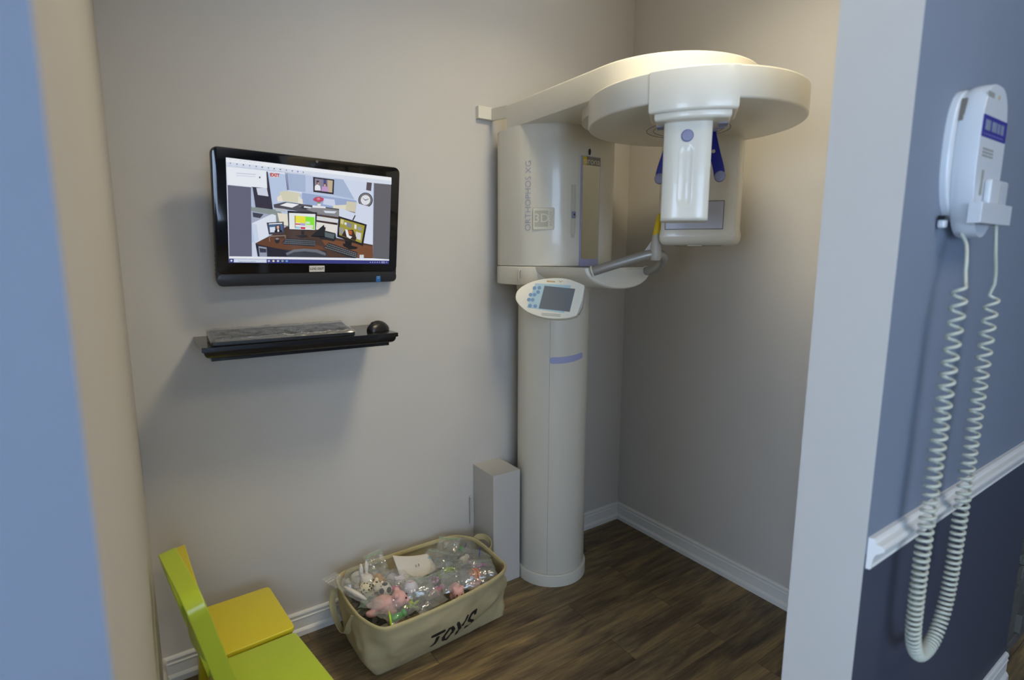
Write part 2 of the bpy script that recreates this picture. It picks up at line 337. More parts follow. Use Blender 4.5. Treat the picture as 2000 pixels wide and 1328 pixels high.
SCREEN = '''e4ebfb:-2646 1754,2688 1683,2688 -1370,-2675 -1295;6a6a80:-2629 983,-1983 969,-2017 -1111,-2661 -1105;67676f:2026 1436,2688 1437,2706 -1209,2049 -1166;c2d2ee:-1969 1441,2026 1436,2049 -1166,-2017 -1111;aebfdd:-922 1492,1983 1433,2000 760,576 933,-912 967;c6d2f0:-344 1477,612 1475,576 933,-347 956;d9e3f8:892 1482,1983 1433,2035 -608,1725 -614,1398 722;8f9a9a:-1999 404,-1152 347,-873 -146,-1443 -167,-2011 22;403c4c:-1972 987,-1538 987,-1484 364,-1890 393;3c3848:-1544 1466,-1493 1471,-1363 353,-1907 392,-1940 972,-1555 986;b4c4dd:-1983 969,-1940 972,-1873 394,-1957 372;d8dfee:-1834 964,-1531 988,-1486 738,-1796 761;ece4e0:-1408 1452,-1174 1451,-1177 1323,-1401 1323;4a4e66:-971 1488,-953 1489,-898 950,-919 949;5a5f78:-936 1491,-918 1493,-865 953,-883 951;dfe8fb:-912 974,1396 799,1398 722,-912 924;9fb2d8:-459 930,1396 799,1403 411,29 487,-461 604;d4ddf5:261 799,616 785,658 561,223 610;ddd9c0:-1142 907,-930 948,-514 908,-535 600,-1147 632;efe9da:-1233 732,-1109 811,-1049 620,-1218 592;efe9da:-570 814,-442 714,-432 570,-591 596;e8e4d0:558 593,1023 641,1047 430,578 481;d8d2bb:1043 757,1397 741,1361 408,1005 428;54525c:-1342 506,-971 608,780 492,1361 408,1195 205,184 271,-1327 408;bfc4cc:-1344 407,-974 386,-958 286,-1259 306;8d8c90:-573 488,184 496,1361 408,1154 203,29 301;f4f6fb:-1150 490,-935 585,-554 555,-775 440;30303c:-555 453,-388 525,-132 485,-351 410;dfe3f0:-388 518,-132 485,-200 452,-407 462;f0f3fa:-124 552,301 540,321 485,-124 478;dde3f2:242 406,699 404,619 331,301 334;c0506e:-104 755,-9 824,126 845,253 798,242 723,125 660,10 671,-93 708;e28aa0:10 782,106 818,145 754,48 718;7fa07a:29 665,145 672,125 530,60 518;f0ecee:41 617,153 624,137 493,52 488;2c2630:-102 1446,604 1426,587 945,-92 976;8a86a0:-45 1404,553 1385,535 1004,-46 1027;c9b79c:377 1391,553 1385,535 1004,386 1012;4a5286:241 1394,338 1391,338 1248,241 1258;4c342c:4 1336,87 1351,99 1257,23 1229;c89a80:38 1288,99 1286,91 1227,38 1223;f2f2fa:-46 1161,30 1222,126 1186,153 1042,-46 1034;5a3c38:241 1269,319 1291,358 1231,331 1174,241 1174;d8b0a0:253 1241,315 1254,323 1195,268 1184;caa0d0:195 1163,299 1201,397 1142,397 1024,183 1022;5a525c:1758 1452,1948 1437,1924 1155,1738 1180;48464c:1998 858,1982 936,1941 1005,1879 1057,1802 1087,1718 1093,1635 1075,1561 1033,1503 974,1467 901,1455 822,1469 745,1509 677,1569 625,1645 593,1729 586,1813 603,1889 644,1949 704,1986 778;8e8e90:1958 860,1945 927,1910 986,1857 1030,1791 1057,1719 1062,1648 1046,1584 1011,1534 959,1503 896,1493 829,1505 762,1539 704,1591 659,1656 631,1729 625,1801 640,1865 675,1916 727,1948 791;3c3a40:1927 858,1916 916,1886 968,1840 1007,1782 1030,1720 1035,1658 1021,1602 990,1559 945,1531 890,1523 831,1534 773,1563 721,1608 682,1665 658,1728 652,1791 666,1847 696,1891 742,1919 797;e8eaf0:1906 856,1895 909,1868 955,1827 990,1776 1011,1720 1015,1665 1003,1615 975,1576 935,1552 885,1544 832,1554 780,1580 734,1621 698,1671 677,1727 672,1783 684,1834 712,1873 752,1898 802;303040:1715 844,1831 898,1840 883,1724 821;303040:1585 920,1728 852,1715 828;a9b3c9:-2003 272,-1436 190,-1295 233,-1577 42,-1995 -117;454856:-1961 233,-1642 197,-1747 69,-1949 95;e6edfb:-1994 -99,-1400 209,-1279 180,-1267 -106,-1306 -306,-1555 -493,-1869 -679,-1920 -680;d2def4:-1994 -99,-1854 -129,-1799 -606,-1920 -680;d6def2:-2011 -682,-1920 -680,-1864 -1111,-2017 -1111;efe9d8:-1232 254,-922 234,-910 -129,-1160 -102;ebe8e2:-10 37,723 -29,705 -359,184 -259,-11 -379;dfe0e2:29 226,742 146,723 -17,28 69;4a342c:-10 280,774 224,774 147,-10 224;3c2c2c:9 90,735 22,727 -48,9 30;dbe3f6:779 530,1361 369,1398 722,2004 601,2038 -711,1595 -657,1777 12,782 224;4d3a32:-1904 -698,-1450 -454,-946 -148,67 -224,706 -476,2037 -690,2049 -1166,-1847 -1111;6a4530:-1904 -698,-1450 -490,-879 -550,184 -758,304 -873,-283 -897,-957 -885,-1597 -801;7a4e34:184 -565,423 -521,1859 -714,2038 -731,2049 -1145,1473 -1145,344 -794;2a2a36:-1904 -723,-957 -915,344 -931,344 -1115,-1847 -1111;9aa2b6:-1821 -786,-1580 -826,-1569 -1110,-1795 -1111;3c3e50:-1798 -840,-1592 -873,-1587 -983,-1781 -984;6e737e:-995 -997,-736 -883,-398 -849,27 -875,324 -989,324 -1075,-13 -972,-398 -937,-737 -966,-960 -1072;3a3f4a:-960 -1072,-737 -973,-398 -944,-13 -980,324 -1075,324 -1126,-960 -1109;2c2c34:-1177 -604,-1180 -577,-1190 -553,-1206 -534,-1227 -522,-1250 -518,-1273 -523,-1294 -536,-1311 -556,-1322 -580,-1326 -607,-1323 -634,-1313 -659,-1297 -678,-1276 -690,-1253 -694,-1230 -689,-1209 -676,-1192 -656,-1181 -632;8d8d99:-1197 -550,-1199 -541,-1207 -533,-1219 -527,-1233 -523,-1250 -522,-1266 -524,-1281 -528,-1293 -535,-1301 -543,-1304 -552,-1301 -561,-1294 -569,-1282 -575,-1268 -579,-1251 -580,-1235 -578,-1220 -574,-1208 -567,-1200 -559;4a4450:-1562 -57,-1045 -7,-1022 -377,-1501 -427;4f6a90:-1511 -105,-1081 -66,-1064 -327,-1476 -369;f0f4fa:-1494 -79,-1088 -45,-1085 -74,-1491 -111;dfe8f6:-1472 -196,-1311 -180,-1307 -342,-1461 -354;3a2a2c:-1281 -132,-1214 -108,-1154 -138,-1142 -282,-1291 -287;e0b8a4:-1257 -145,-1190 -139,-1184 -222,-1227 -253,-1258 -225;22222c:-1334 -307,-1263 -254,-1163 -250,-1092 -299,-1086 -335,-1325 -357;f4f4f8:-1241 -260,-1192 -255,-1186 -324,-1236 -333;8d7a70:-1502 -456,-986 -424,-988 -534,-1013 -535,-1016 -461,-1478 -491,-1468 -636,-1496 -636;2b2630:-921 342,29 338,-19 -265,-893 -256;eef4f2:-875 272,-29 279,-42 -236,-867 -233;f2ec42:-668 199,-353 189,-354 -33,-671 -20;8cf03c:-353 189,-56 177,-65 -229,-354 -71;d8f0d8:-346 30,-210 28,-210 -46,-347 -44;b4a6e6:-523 -29,-362 -34,-362 -108,-523 -103;d04040:-671 -46,-523 -51,-523 -88,-671 -87;cc2a52:-513 -151,-362 -156,-363 -220,-513 -214;a8d4ee:-683 -139,-524 -144,-524 -214,-684 -205;b08a60:-701 198,-668 199,-673 -193,-698 -194;e6ecd8:-354 -71,-107 -80,-107 -174,-355 -164;20222a:-506 -273,-394 -277,-402 -408,-489 -399;22242c:-712 -428,-319 -406,-262 -480,-508 -497;25262e:74 -453,255 -237,664 -321,686 -508,605 -595,125 -520;30323a:67 -407,204 -151,318 -124,310 -224,184 -450,98 -460;5d6a70:287 -286,632 -353,592 -510,232 -433;2f323a:-1091 -647,-988 -523,-12 -569,-51 -780,-1063 -720;777d86:-996 -553,-35 -596,-39 -615,-1003 -575;777d86:-1025 -609,-35 -654,-39 -673,-1033 -631;777d86:-1055 -664,-35 -711,-39 -730,-1063 -687;2a2c32:-933 -522,-922 -522,-944 -736,-955 -737;2a2c32:-871 -520,-860 -520,-882 -735,-893 -736;2a2c32:-809 -519,-798 -519,-819 -735,-830 -735;2a2c32:-746 -517,-735 -517,-757 -734,-768 -734;2a2c32:-684 -516,-672 -516,-693 -733,-705 -733;2a2c32:-620 -515,-609 -514,-630 -732,-641 -732;2a2c32:-557 -513,-546 -513,-567 -731,-578 -731;2a2c32:-493 -512,-482 -511,-503 -730,-514 -730;2a2c32:-429 -510,-418 -510,-439 -729,-450 -729;2a2c32:-365 -509,-354 -508,-374 -728,-385 -728;2a2c32:-300 -507,-289 -507,-309 -727,-321 -727;2a2c32:-235 -506,-224 -505,-244 -726,-256 -726;2a2c32:-170 -504,-159 -504,-179 -725,-190 -725;2a2c32:-105 -503,-93 -502,-113 -724,-125 -724;2f3036:264 -795,423 -638,1470 -962,1409 -1166,1172 -1154;83868c:415 -677,1427 -991,1423 -1015,403 -696;83868c:359 -732,1420 -1048,1416 -1072,347 -751;83868c:304 -787,1412 -1105,1408 -1129,292 -807;2a2c32:464 -656,480 -660,384 -852,368 -848;2a2c32:536 -678,553 -682,461 -875,444 -871;2a2c32:610 -701,626 -704,538 -898,521 -894;2a2c32:683 -723,700 -727,615 -921,599 -917;2a2c32:757 -746,774 -749,693 -944,677 -940;2a2c32:832 -768,849 -772,772 -967,755 -963;2a2c32:907 -791,924 -795,851 -990,834 -986;2a2c32:982 -814,999 -818,930 -1014,913 -1010;2a2c32:1058 -837,1075 -841,1010 -1037,993 -1033;2a2c32:1134 -860,1151 -864,1090 -1061,1073 -1057;2a2c32:1211 -883,1228 -887,1171 -1085,1154 -1081;2a2c32:1288 -907,1305 -911,1253 -1109,1236 -1105;2a2c32:1366 -931,1383 -934,1335 -1133,1317 -1129;1f1c22:761 254,1790 13,1662 -737,714 -437;a8a040:823 180,1712 -30,1603 -636,787 -376;d7d49a:832 150,947 135,928 -21,825 14;8a8f9a:1051 62,1240 19,1221 -127,1053 -94;9a9fa6:1454 -60,1605 -94,1586 -214,1447 -179;e8ecf4:968 59,1051 43,1040 -36,969 -19;eceff6:1333 7,1410 -14,1400 -161,1327 -143;9f9d96:785 -104,941 -137,931 -353,787 -325;d9d9dc:1393 -240,1587 -294,1570 -536,1384 -480;3b2a26:992 -194,1285 -184,1418 -459,1377 -560,870 -393;eef0f4:992 -174,1084 -191,1141 -386,1255 -423,1184 -496,1057 -428;b4622e:1109 -190,1252 -225,1237 -364,1119 -340;17171d:996 -548,1249 -603,1230 -723,998 -687;1b1b22:914 -648,1467 -780,1425 -841,1168 -864,936 -747;2a2a30:1247 149,1341 321,1371 299,1289 131;d7dbe0:1537 -1043,1699 -1043,1701 -1166,1526 -1158;55585f:1507 -1064,1541 -1055,1535 -1166,1500 -1158;f6f9ff:-2636 1748,2688 1675,2692 1565,-2641 1635;e0e8f8:-2641 1635,2692 1565,2696 1454,2026 1436,-2646 1515;b9c3d8:-2646 1515,-195 1509,-195 1498,-2646 1505;f3f7ff:-2640 1502,-1536 1484,-1521 982,-2622 993;c4cce0:-2380 1352,-1846 1363,-1847 1342,-2380 1332;dfe6f4:-2382 1292,-1848 1302,-1849 1275,-2383 1259;3c4050:-1709 1281,-1710 1289,-1713 1296,-1717 1302,-1722 1305,-1729 1306,-1735 1304,-1740 1300,-1745 1293,-1748 1286,-1749 1277,-1749 1269,-1746 1261,-1742 1256,-1736 1252,-1730 1252,-1724 1254,-1718 1258,-1713 1264,-1710 1272;5a6072:-2518 1606,-2522 1617,-2533 1621,-2544 1615,-2549 1603,-2545 1592,-2534 1588,-2523 1594;a8b0c4:-2579 1554,-2492 1553,-2492 1547,-2579 1547;5a6072:-2336 1602,-2341 1613,-2355 1617,-2368 1610,-2374 1598,-2369 1587,-2356 1584,-2342 1590;a8b0c4:-2401 1550,-2313 1549,-2313 1542,-2401 1543;5a6072:-2158 1599,-2164 1610,-2180 1613,-2196 1606,-2203 1594,-2197 1583,-2181 1580,-2165 1586;a8b0c4:-2227 1545,-2137 1545,-2138 1538,-2227 1539;5a6072:-1987 1594,-1992 1605,-2003 1609,-2015 1603,-2020 1591,-2015 1579,-2004 1576,-1992 1582;a8b0c4:-2050 1541,-1959 1540,-1960 1534,-2051 1534;5a6072:-1804 1590,-1809 1602,-1823 1605,-1837 1599,-1843 1586,-1838 1575,-1824 1571,-1810 1578;a8b0c4:-1871 1536,-1779 1536,-1779 1529,-1871 1530;5a6072:-1628 1587,-1635 1598,-1651 1601,-1668 1595,-1675 1582,-1668 1571,-1652 1567,-1635 1574;a8b0c4:-1699 1532,-1606 1531,-1606 1525,-1700 1525;5a6072:-1456 1582,-1461 1593,-1473 1597,-1485 1591,-1490 1578,-1486 1567,-1474 1563,-1462 1569;a8b0c4:-1522 1528,-1427 1527,-1427 1520,-1522 1521;5a6072:-1282 1578,-1288 1590,-1303 1593,-1317 1587,-1324 1574,-1318 1563,-1303 1559,-1289 1566;a8b0c4:-1352 1524,-1256 1523,-1256 1516,-1352 1517;5a6072:-1096 1575,-1103 1586,-1120 1589,-1137 1583,-1145 1570,-1138 1558,-1120 1555,-1103 1562;a8b0c4:-1170 1519,-1072 1518,-1072 1511,-1170 1512;5a6072:-920 1570,-925 1582,-938 1585,-950 1579,-956 1566,-951 1555,-938 1551,-926 1557;a8b0c4:-988 1515,-889 1514,-890 1507,-988 1508;5a6072:-739 1566,-745 1578,-760 1582,-776 1575,-782 1562,-776 1550,-761 1547,-746 1553;a8b0c4:-811 1510,-711 1509,-711 1502,-811 1503;4a50b0:-563 1563,-570 1574,-588 1578,-606 1571,-613 1558,-606 1546,-588 1543,-570 1549;a8b0c4:-639 1506,-538 1505,-538 1498,-639 1499;5a6072:-398 1558,-404 1570,-417 1574,-430 1568,-435 1554,-430 1542,-417 1539,-404 1545;a8b0c4:-469 1502,-366 1501,-366 1494,-469 1495;b4bccd:-2570 1704,-2483 1704,-2484 1697,-2571 1698;b4bccd:-2440 1702,-2352 1702,-2352 1696,-2440 1696;b4bccd:-2308 1701,-2219 1700,-2219 1694,-2308 1694;b4bccd:-2174 1699,-2084 1699,-2084 1692,-2174 1692;b4bccd:-2039 1697,-1948 1697,-1948 1690,-2039 1690;b4bccd:-1903 1695,-1811 1695,-1811 1688,-1903 1688;b4bccd:-1765 1693,-1672 1693,-1672 1686,-1765 1687;f4f6fc:-2677 -1112,2696 -1208,2698 -1255,-2673 -1169;3a3f86:-2673 -1172,2688 -1251,2688 -1375,-2675 -1299;dbe4f4:-2541 -1183,-1589 -1198,-1591 -1301,-2544 -1286;eef4ff:-2633 -1211,-2584 -1211,-2586 -1261,-2635 -1260;c9c3dc:-1481 -1250,-1492 -1227,-1519 -1217,-1547 -1226,-1558 -1250,-1548 -1273,-1521 -1283,-1493 -1273;e8dfa8:-1342 -1251,-1354 -1227,-1381 -1217,-1409 -1227,-1421 -1250,-1410 -1274,-1382 -1284,-1354 -1274;cfd2de:-1203 -1251,-1214 -1227,-1242 -1217,-1270 -1227,-1282 -1251,-1271 -1274,-1243 -1284,-1215 -1275;9ab0a4:-1061 -1251,-1073 -1228,-1101 -1218,-1129 -1227,-1141 -1251,-1130 -1275,-1102 -1285,-1073 -1275;6fb4ea:-929 -1252,-941 -1228,-969 -1218,-998 -1228,-1010 -1252,-999 -1276,-970 -1286,-942 -1276;c0c4dc:1976 -1307,1965 -1293,1942 -1293,1931 -1307,1943 -1322,1965 -1322;c0c4dc:2067 -1308,2055 -1293,2032 -1293,2021 -1307,2033 -1322,2056 -1322;c0c4dc:2157 -1308,2146 -1294,2123 -1293,2112 -1308,2124 -1322,2146 -1323;c0c4dc:2249 -1309,2237 -1294,2214 -1294,2203 -1308,2215 -1323,2238 -1323;c0c4dc:2336 -1309,2324 -1294,2301 -1294,2290 -1309,2302 -1323,2325 -1324;c0c4dc:2620 -1310,2608 -1296,2584 -1295,2573 -1310,2585 -1325,2609 -1325;d8daec:2381 -1280,2535 -1285,2535 -1297,2382 -1292;d8daec:2383 -1322,2527 -1327,2527 -1340,2383 -1335'''

# ================================================================= THE ROOM
XL, XB, YA, YF, YI, XS, XE, ZC = -0.036, 2.047, 1.974, 0.423, 0.561, 1.1205, 2.292, 2.75
bm = NB(); box(bm, -3.2, 4.6, -2.5, YA+0.1, -0.1, 0); struct('floor', bm, M['floor'], smooth=False)
bm = NB(); box(bm, -3.2, 4.6, -2.5, YA+0.1, ZC, ZC+0.1); struct('ceiling', bm, M['ceil'], smooth=False)
bm = NB(); box(bm, XL-0.12, XB+0.12, YA, YA+0.1, 0, ZC); struct('wall_back', bm, M['paint'], smooth=False)
bm = NB(); box(bm, XB, XB+0.12, YI, YA, 0, ZC); struct('wall_right', bm, M['paint'], smooth=False)
bm = NB(); box(bm, XL-0.12, XL, YI, YA, 0, ZC); struct('wall_left', bm, M['paint'], smooth=False)

def split_wall(name, x0, x1, zs, label=None):
    bm = NB(); vs, fs = box(bm, x0, x1, YF, YI, 0, ZC)
    bmesh.ops.bisect_plane(bm, geom=bm.verts[:]+bm.edges[:]+bm.faces[:], plane_co=(0, 0, zs), plane_no=(0, 0, 1))
    bm.faces.ensure_lookup_table()
    for f in bm.faces:
        f.normal_update(); c = f.calc_center_median()
        if abs(c.y-YF) < 1e-4: f.material_index = 2 if c.z < zs else 1
        else: f.material_index = 0
    return struct(name, bm, [M['paint'], M['bluepaint'], M['navypaint']], smooth=False)
split_wall('wall_front_right', XS, XE, 0.83)
split_wall('wall_front_left', -3.1, XL, 0.83)
# the corridor behind the camera, with its window
bm = NB(); y0, y1 = -2.6, -2.5
for a in ((-3.2, -1.25, 0, ZC), (0.75, 4.6, 0, ZC), (-1.25, 0.75, 0, 0.75), (-1.25, 0.75, 2.2, ZC)):
    box(bm, a[0], a[1], y0, y1, a[2], a[3])
struct('wall_behind', bm, M['bluepaint'], smooth=False)
bm = NB()
for a in ((-2.6, -1.75, 0, ZC), (0.05, YA, 0, ZC), (-1.75, 0.05, 0, 0.7), (-1.75, 0.05, 2.2, ZC)): box(bm, -3.3, -3.2, a[0], a[1], a[2], a[3])
struct('wall_corridor_left', bm, M['bluepaint'], smooth=False)
bm = NB()
for a in ((-1.75, 0.05, 0.7, 0.76), (-1.75, 0.05, 2.14, 2.2), (-1.75, -1.69, 0.76, 2.14), (-0.01, 0.05, 0.76, 2.14), (-0.87, -0.83, 0.76, 2.14)): box(bm, -3.27, -3.18, a[0], a[1], a[2], a[3])
wn2 = struct('window_2', bm, M['trim'], smooth=False)
bm = NB(); box(bm, 4.6, 4.7, -2.6, YA, 0, ZC); struct('wall_corridor_right', bm, M['bluepaint'], smooth=False)
bm = NB()
for a in ((-1.25, 0.75, 0.75, 0.81), (-1.25, 0.75, 2.14, 2.2), (-1.25, -1.19, 0.81, 2.14), (0.69, 0.75, 0.81, 2.14), (-0.27, -0.23, 0.81, 2.14)):
    box(bm, a[0], a[1], -2.56, -2.48, a[2], a[3])
wn = struct('window_1', bm, M['trim'], smooth=False)
g = NB(); box(g, -1.19, 0.69, -2.53, -2.525, 0.81, 2.14)
gl = bpy.data.materials.new('clear window glass'); gl.use_nodes = True; b_ = gl.node_tree.nodes['Principled BSDF']
b_.inputs['Transmission Weight'].default_value = 1; b_.inputs['Roughness'].default_value = 0; b_.inputs['IOR'].default_value = 1.05
g2 = NB(); box(g2, -3.24, -3.235, -1.69, -0.01, 0.76, 2.14); obj('pane', g2, gl, wn2, smooth=False)
obj('pane', g, gl, wn, smooth=False)
s_ = NB()
for i in range(26):
    z = 0.84+i*0.05
    box(s_, -1.17, 0.67, -0.02, 0.02, -0.001, 0.001, Matrix.Translation((0, -2.50, z)) @ Matrix.Rotation(0.35, 4, 'X'))
obj('blind_slats', s_, M['trim'], wn, smooth=False)

# stone clad wall beyond the end of the phone wall
def stone():
    m = mat('dark ledge stone', '5c5c58', 0.85, var=0.35, vscale=9, bump=0.6, bscale=60); return m
M['stone'] = stone()
bm = NB(); random.seed(3); z = 0.0
box(bm, XE+0.012, 3.1, 0.475, 0.56, 0, ZC)
while z < ZC-0.02:
    h = random.choice((0.028, 0.04, 0.055, 0.075)); x = XE+0.002
    h = min(h, ZC-z)
    while x < 3.09:
        w_ = min(random.uniform(0.06, 0.2), 3.1-x); d = random.uniform(0.0, 0.022)
        box(bm, x+0.001, x+w_-0.001, 0.436+d, 0.49, z+0.001, z+h-0.001); x += w_
    z += h
struct('wall_stone', bm, M['stone'], smooth=False, bevel=0.003, bseg=1)

# ---- trims
prof = [(0, 0), (0.017, 0), (0.017, 0.006), (0.0165, 0.018), (0.013, 0.024), (0.009, 0.028), (0.009, 0.062), (0.011, 0.064), (0.011, 0.067), (0.0085, 0.070),
        (0.0085, 0.076), (0.0105, 0.079), (0.0105, 0.083), (0.008, 0.088), (0.004, 0.090), (0, 0.090)]
def run(bm, p0, p1, nrm, prof_, z0=0, m0=0, m1=0):
    """profile swept from p0 to p1; m0/m1 mitre the ends by the depth"""
    p0, p1, nrm = Vector((*p0, z0)), Vector((*p1, z0)), Vector((*nrm, 0)); t = (p1-p0).normalized()
    loft(bm, [[p0+nrm*d+t*(d*m0)+Vector((0, 0, h)) for d, h in prof_], [p1+nrm*d-t*(d*m1)+Vector((0, 0, h)) for d, h in prof_]])
bm = NB(); run(bm, (XL, YA), (1.14, YA), (0, -1), prof, m0=1); run(bm, (1.30, YA), (XB, YA), (0, -1), prof, m1=1); struct('baseboard_back', bm, M['trim'], angle=25)
bm = NB(); run(bm, (XB, YA), (XB, YI), (-1, 0), prof, m0=1, m1=1); struct('baseboard_right', bm, M['trim'], angle=25)
bm = NB(); run(bm, (XL, 0.60), (XL, YA), (1, 0), prof, m1=1); struct('baseboard_left', bm, M['trim'], angle=25)
bm = NB(); run(bm, (XS+0.0, YF), (XE, YF), (0, -1), [(d, h*1.1) for d, h in prof]); struct('baseboard_front_right', bm, M['trim'], angle=25)
cr_ = [(0, 0), (0.007, 0), (0.009, 0.004), (0.007, 0.008), (0.009, 0.011), (0.010, 0.024), (0.014, 0.033), (0.022, 0.039), (0.026, 0.044), (0.026, 0.049), (0.021, 0.053),
       (0.012, 0.055), (0.010, 0.058), (0.012, 0.061), (0.008, 0.065), (0, 0.065)]
bm = NB(); run(bm, (XS+0.008, YF), (XE, YF), (0, -1), cr_, z0=0.798, m0=0.35)
o = struct('trim_1', bm, M['trim'], angle=25)

# ceiling lamps (above the frame, they light the alcove and the corridor)
M['lampglow'] = mat('warm lamp diffuser', 'fff0d0', 0.5, var=0, emit='ffe2b0', estr=4)
def downlight(x, y, r, label):
    t = thing('recessed_ceiling_lamp', label, 'ceiling lamp', (x, y, ZC))
    bm = NB(); loft(bm, [[(x+rr*math.cos(a*PI/16), y+rr*math.sin(a*PI/16), zz) for a in range(32)] for rr, zz in ((r+0.03, ZC), (r+0.03, ZC-0.004), (r, ZC-0.006), (r-0.004, ZC-0.001))], cap0=False, cap1=False)
    obj('trim_ring', bm, M['trim'], t)
    bm = NB(); disc(bm, (x, y, ZC-0.002), r-0.006, 0.0015); obj('diffuser', bm, M['lampglow'], t)
downlight(1.13, 0.86, 0.20, 'round recessed lamp in the ceiling above the x-ray machine')
downlight(0.95, -0.75, 0.20, 'wide round recessed lamp in the corridor ceiling')

# ================================================================= WALL MONITOR
def monitor():
    c = Vector((0.502, 1.878, 1.506)); yaw, tilt = 0.1123, 0.1301
    ex = Vector((math.cos(yaw), math.sin(yaw), 0)); n = Vector((math.sin(yaw), -math.cos(yaw), 0))
    ey = Vector((0, 0, 1))*math.cos(tilt)+n*math.sin(tilt)
    F = frame(c, ex, ey)            # local z points out of the screen towards the room
    t = thing('computer_monitor', 'black all-in-one computer monitor on the wall showing an office photo, switched on', 'monitor', c)
    bm = NB(); slab(bm, rrect(-0.303, 0.303, -0.204, 0.204, 0.022), -0.030, -0.001, r=0.004, rb=0.012, Mx=F); obj('back_shell', bm, M['chin'], t)
    bm = NB(); slab(bm, rrect(-0.301, 0.301, -0.165, 0.203, 0.02), -0.003, 0.001, r=0.0008, rb=0, k=2, Mx=F); obj('glass_front', bm, M['black'], t)
    bm = NB(); slab(bm, rrect(-0.302, 0.302, -0.203, -0.166, 0.016), -0.003, 0.0012, r=0.001, rb=0, k=2, Mx=F); obj('chin_bar', bm, M['chin'], t)
    # picture on the screen: flat coloured shapes, tenths of a millimetre
    bm = NB(); mats = []; idx = {}
    for k, part in enumerate(SCREEN.split(';')):
        h, pts = part.split(':')
        if h not in idx: idx[h] = len(mats); mats.append(emat('s', h, 0.78))
        vs = []
        for q in pts.split(','):
            x, y = q.split(); x = max(-2700, min(2700, int(x)))*1e-4; y = max(-1375, min(1765, int(y)))*1e-4
            vs.append(bm.verts.new(F @ Vector((x, y, 0.0012+k*0.000006))))
        try: f = bm.faces.new(vs); f.material_index = idx[h]
        except ValueError: pass
    sc = obj('screen', bm, mats, t, smooth=False)
    bm = NB(); text(bm, 'EXIT', 0.0135, F @ Matrix.Translation((-0.129, 0.1385, 0.0028)), ext=0.00005, bold=0.0006); obj('exit_word', bm, emat('s', 'd0324a', 0.6), sc, smooth=False)
    bm = NB(); text(bm, 'Type here to search', 0.0062, F @ Matrix.Translation((-0.217, -0.1262, 0.0028)), ext=0.00005); obj('search_words', bm, emat('s', '8088a0', 0.6), sc, smooth=False)
    bm = NB(); disc(bm, F @ Vector((0.003, 0.193, 0.001)), 0.0042, 0.0006, axis=F.to_3x3() @ Vector((0, 0, 1))); obj('camera_lens', bm, M['seam'], t)
    bm = NB(); slab(bm, rrect(-0.0235, 0.0285, -0.162, -0.1415, 0.001), 0.001, 0.0018, Mx=F); lb = obj('sticker', bm, M['label'], t, label='small pale LOG OUT sticker under the screen', smooth=False)
    bm = NB(); text(bm, 'LOG OUT', 0.0105, F @ Matrix.Translation((0.0025, -0.1518, 0.0019)), ext=0.0001, bold=0.0003); obj('lettering', bm, M['dark'], lb, smooth=False)
    bm = NB(); slab(bm, rrect(0.220, 0.2375, -0.202, -0.181, 0.001), 0.001, 0.0018, Mx=F); b2 = obj('sticker', bm, M['stickerblue'], t, label='tiny blue and white chip sticker', smooth=False)
    bm = NB(); text(bm, 'intel', 0.006, F @ Matrix.Translation((0.2288, -0.184, 0.0019)), ext=0.0001); text(bm, 'inside', 0.004, F @ Matrix.Translation((0.2288, -0.190, 0.0019)), ext=0.0001); obj('lettering', bm, M['label'], b2, smooth=False)
    bm = NB(); box(bm, 0.44, 0.56, 1.915, YA, 1.43, 1.58); box(bm, 0.47, 0.53, 1.88, 1.92, 1.46, 1.55); obj('wall_mount', bm, M['blackmat'], t, bevel=0.003)
    for i in range(4):
        pass
    bm = NB()
    for i in range(5): box(bm, -0.3038, -0.3022, -0.115-i*0.014, -0.107-i*0.014, -0.014, -0.009, F)
    obj('side_ports', bm, M['black'], t, smooth=False)
monitor()

# ================================================================= SHELF, KEYBOARD, MOUSE
bm = NB(); x0, x1, yf, zt = 0.131, 0.710, 1.716, 1.144
def ring(d, z): return [(x0+d, YA, z), (x0+d, yf+d, z), (x1-d, yf+d, z), (x1-d, YA, z)]
rs = [ring(0.001, zt), ring(0, zt-0.001), ring(0, zt-0.013), ring(0.004, zt-0.014)]
for i in range(8):
    a = PI/2*i/7; rs.append(ring(0.006+0.016*(1-math.cos(a)), zt-0.016-0.018*math.sin(a)))
rs += [ring(0.024, zt-0.036), ring(0.024, zt-0.044)]
loft(bm, rs)
o = obj('wall_shelf', bm, M['shelf'], angle=25); tag(o, 'black floating wall shelf with a curved moulding edge under the monitor', 'shelf')

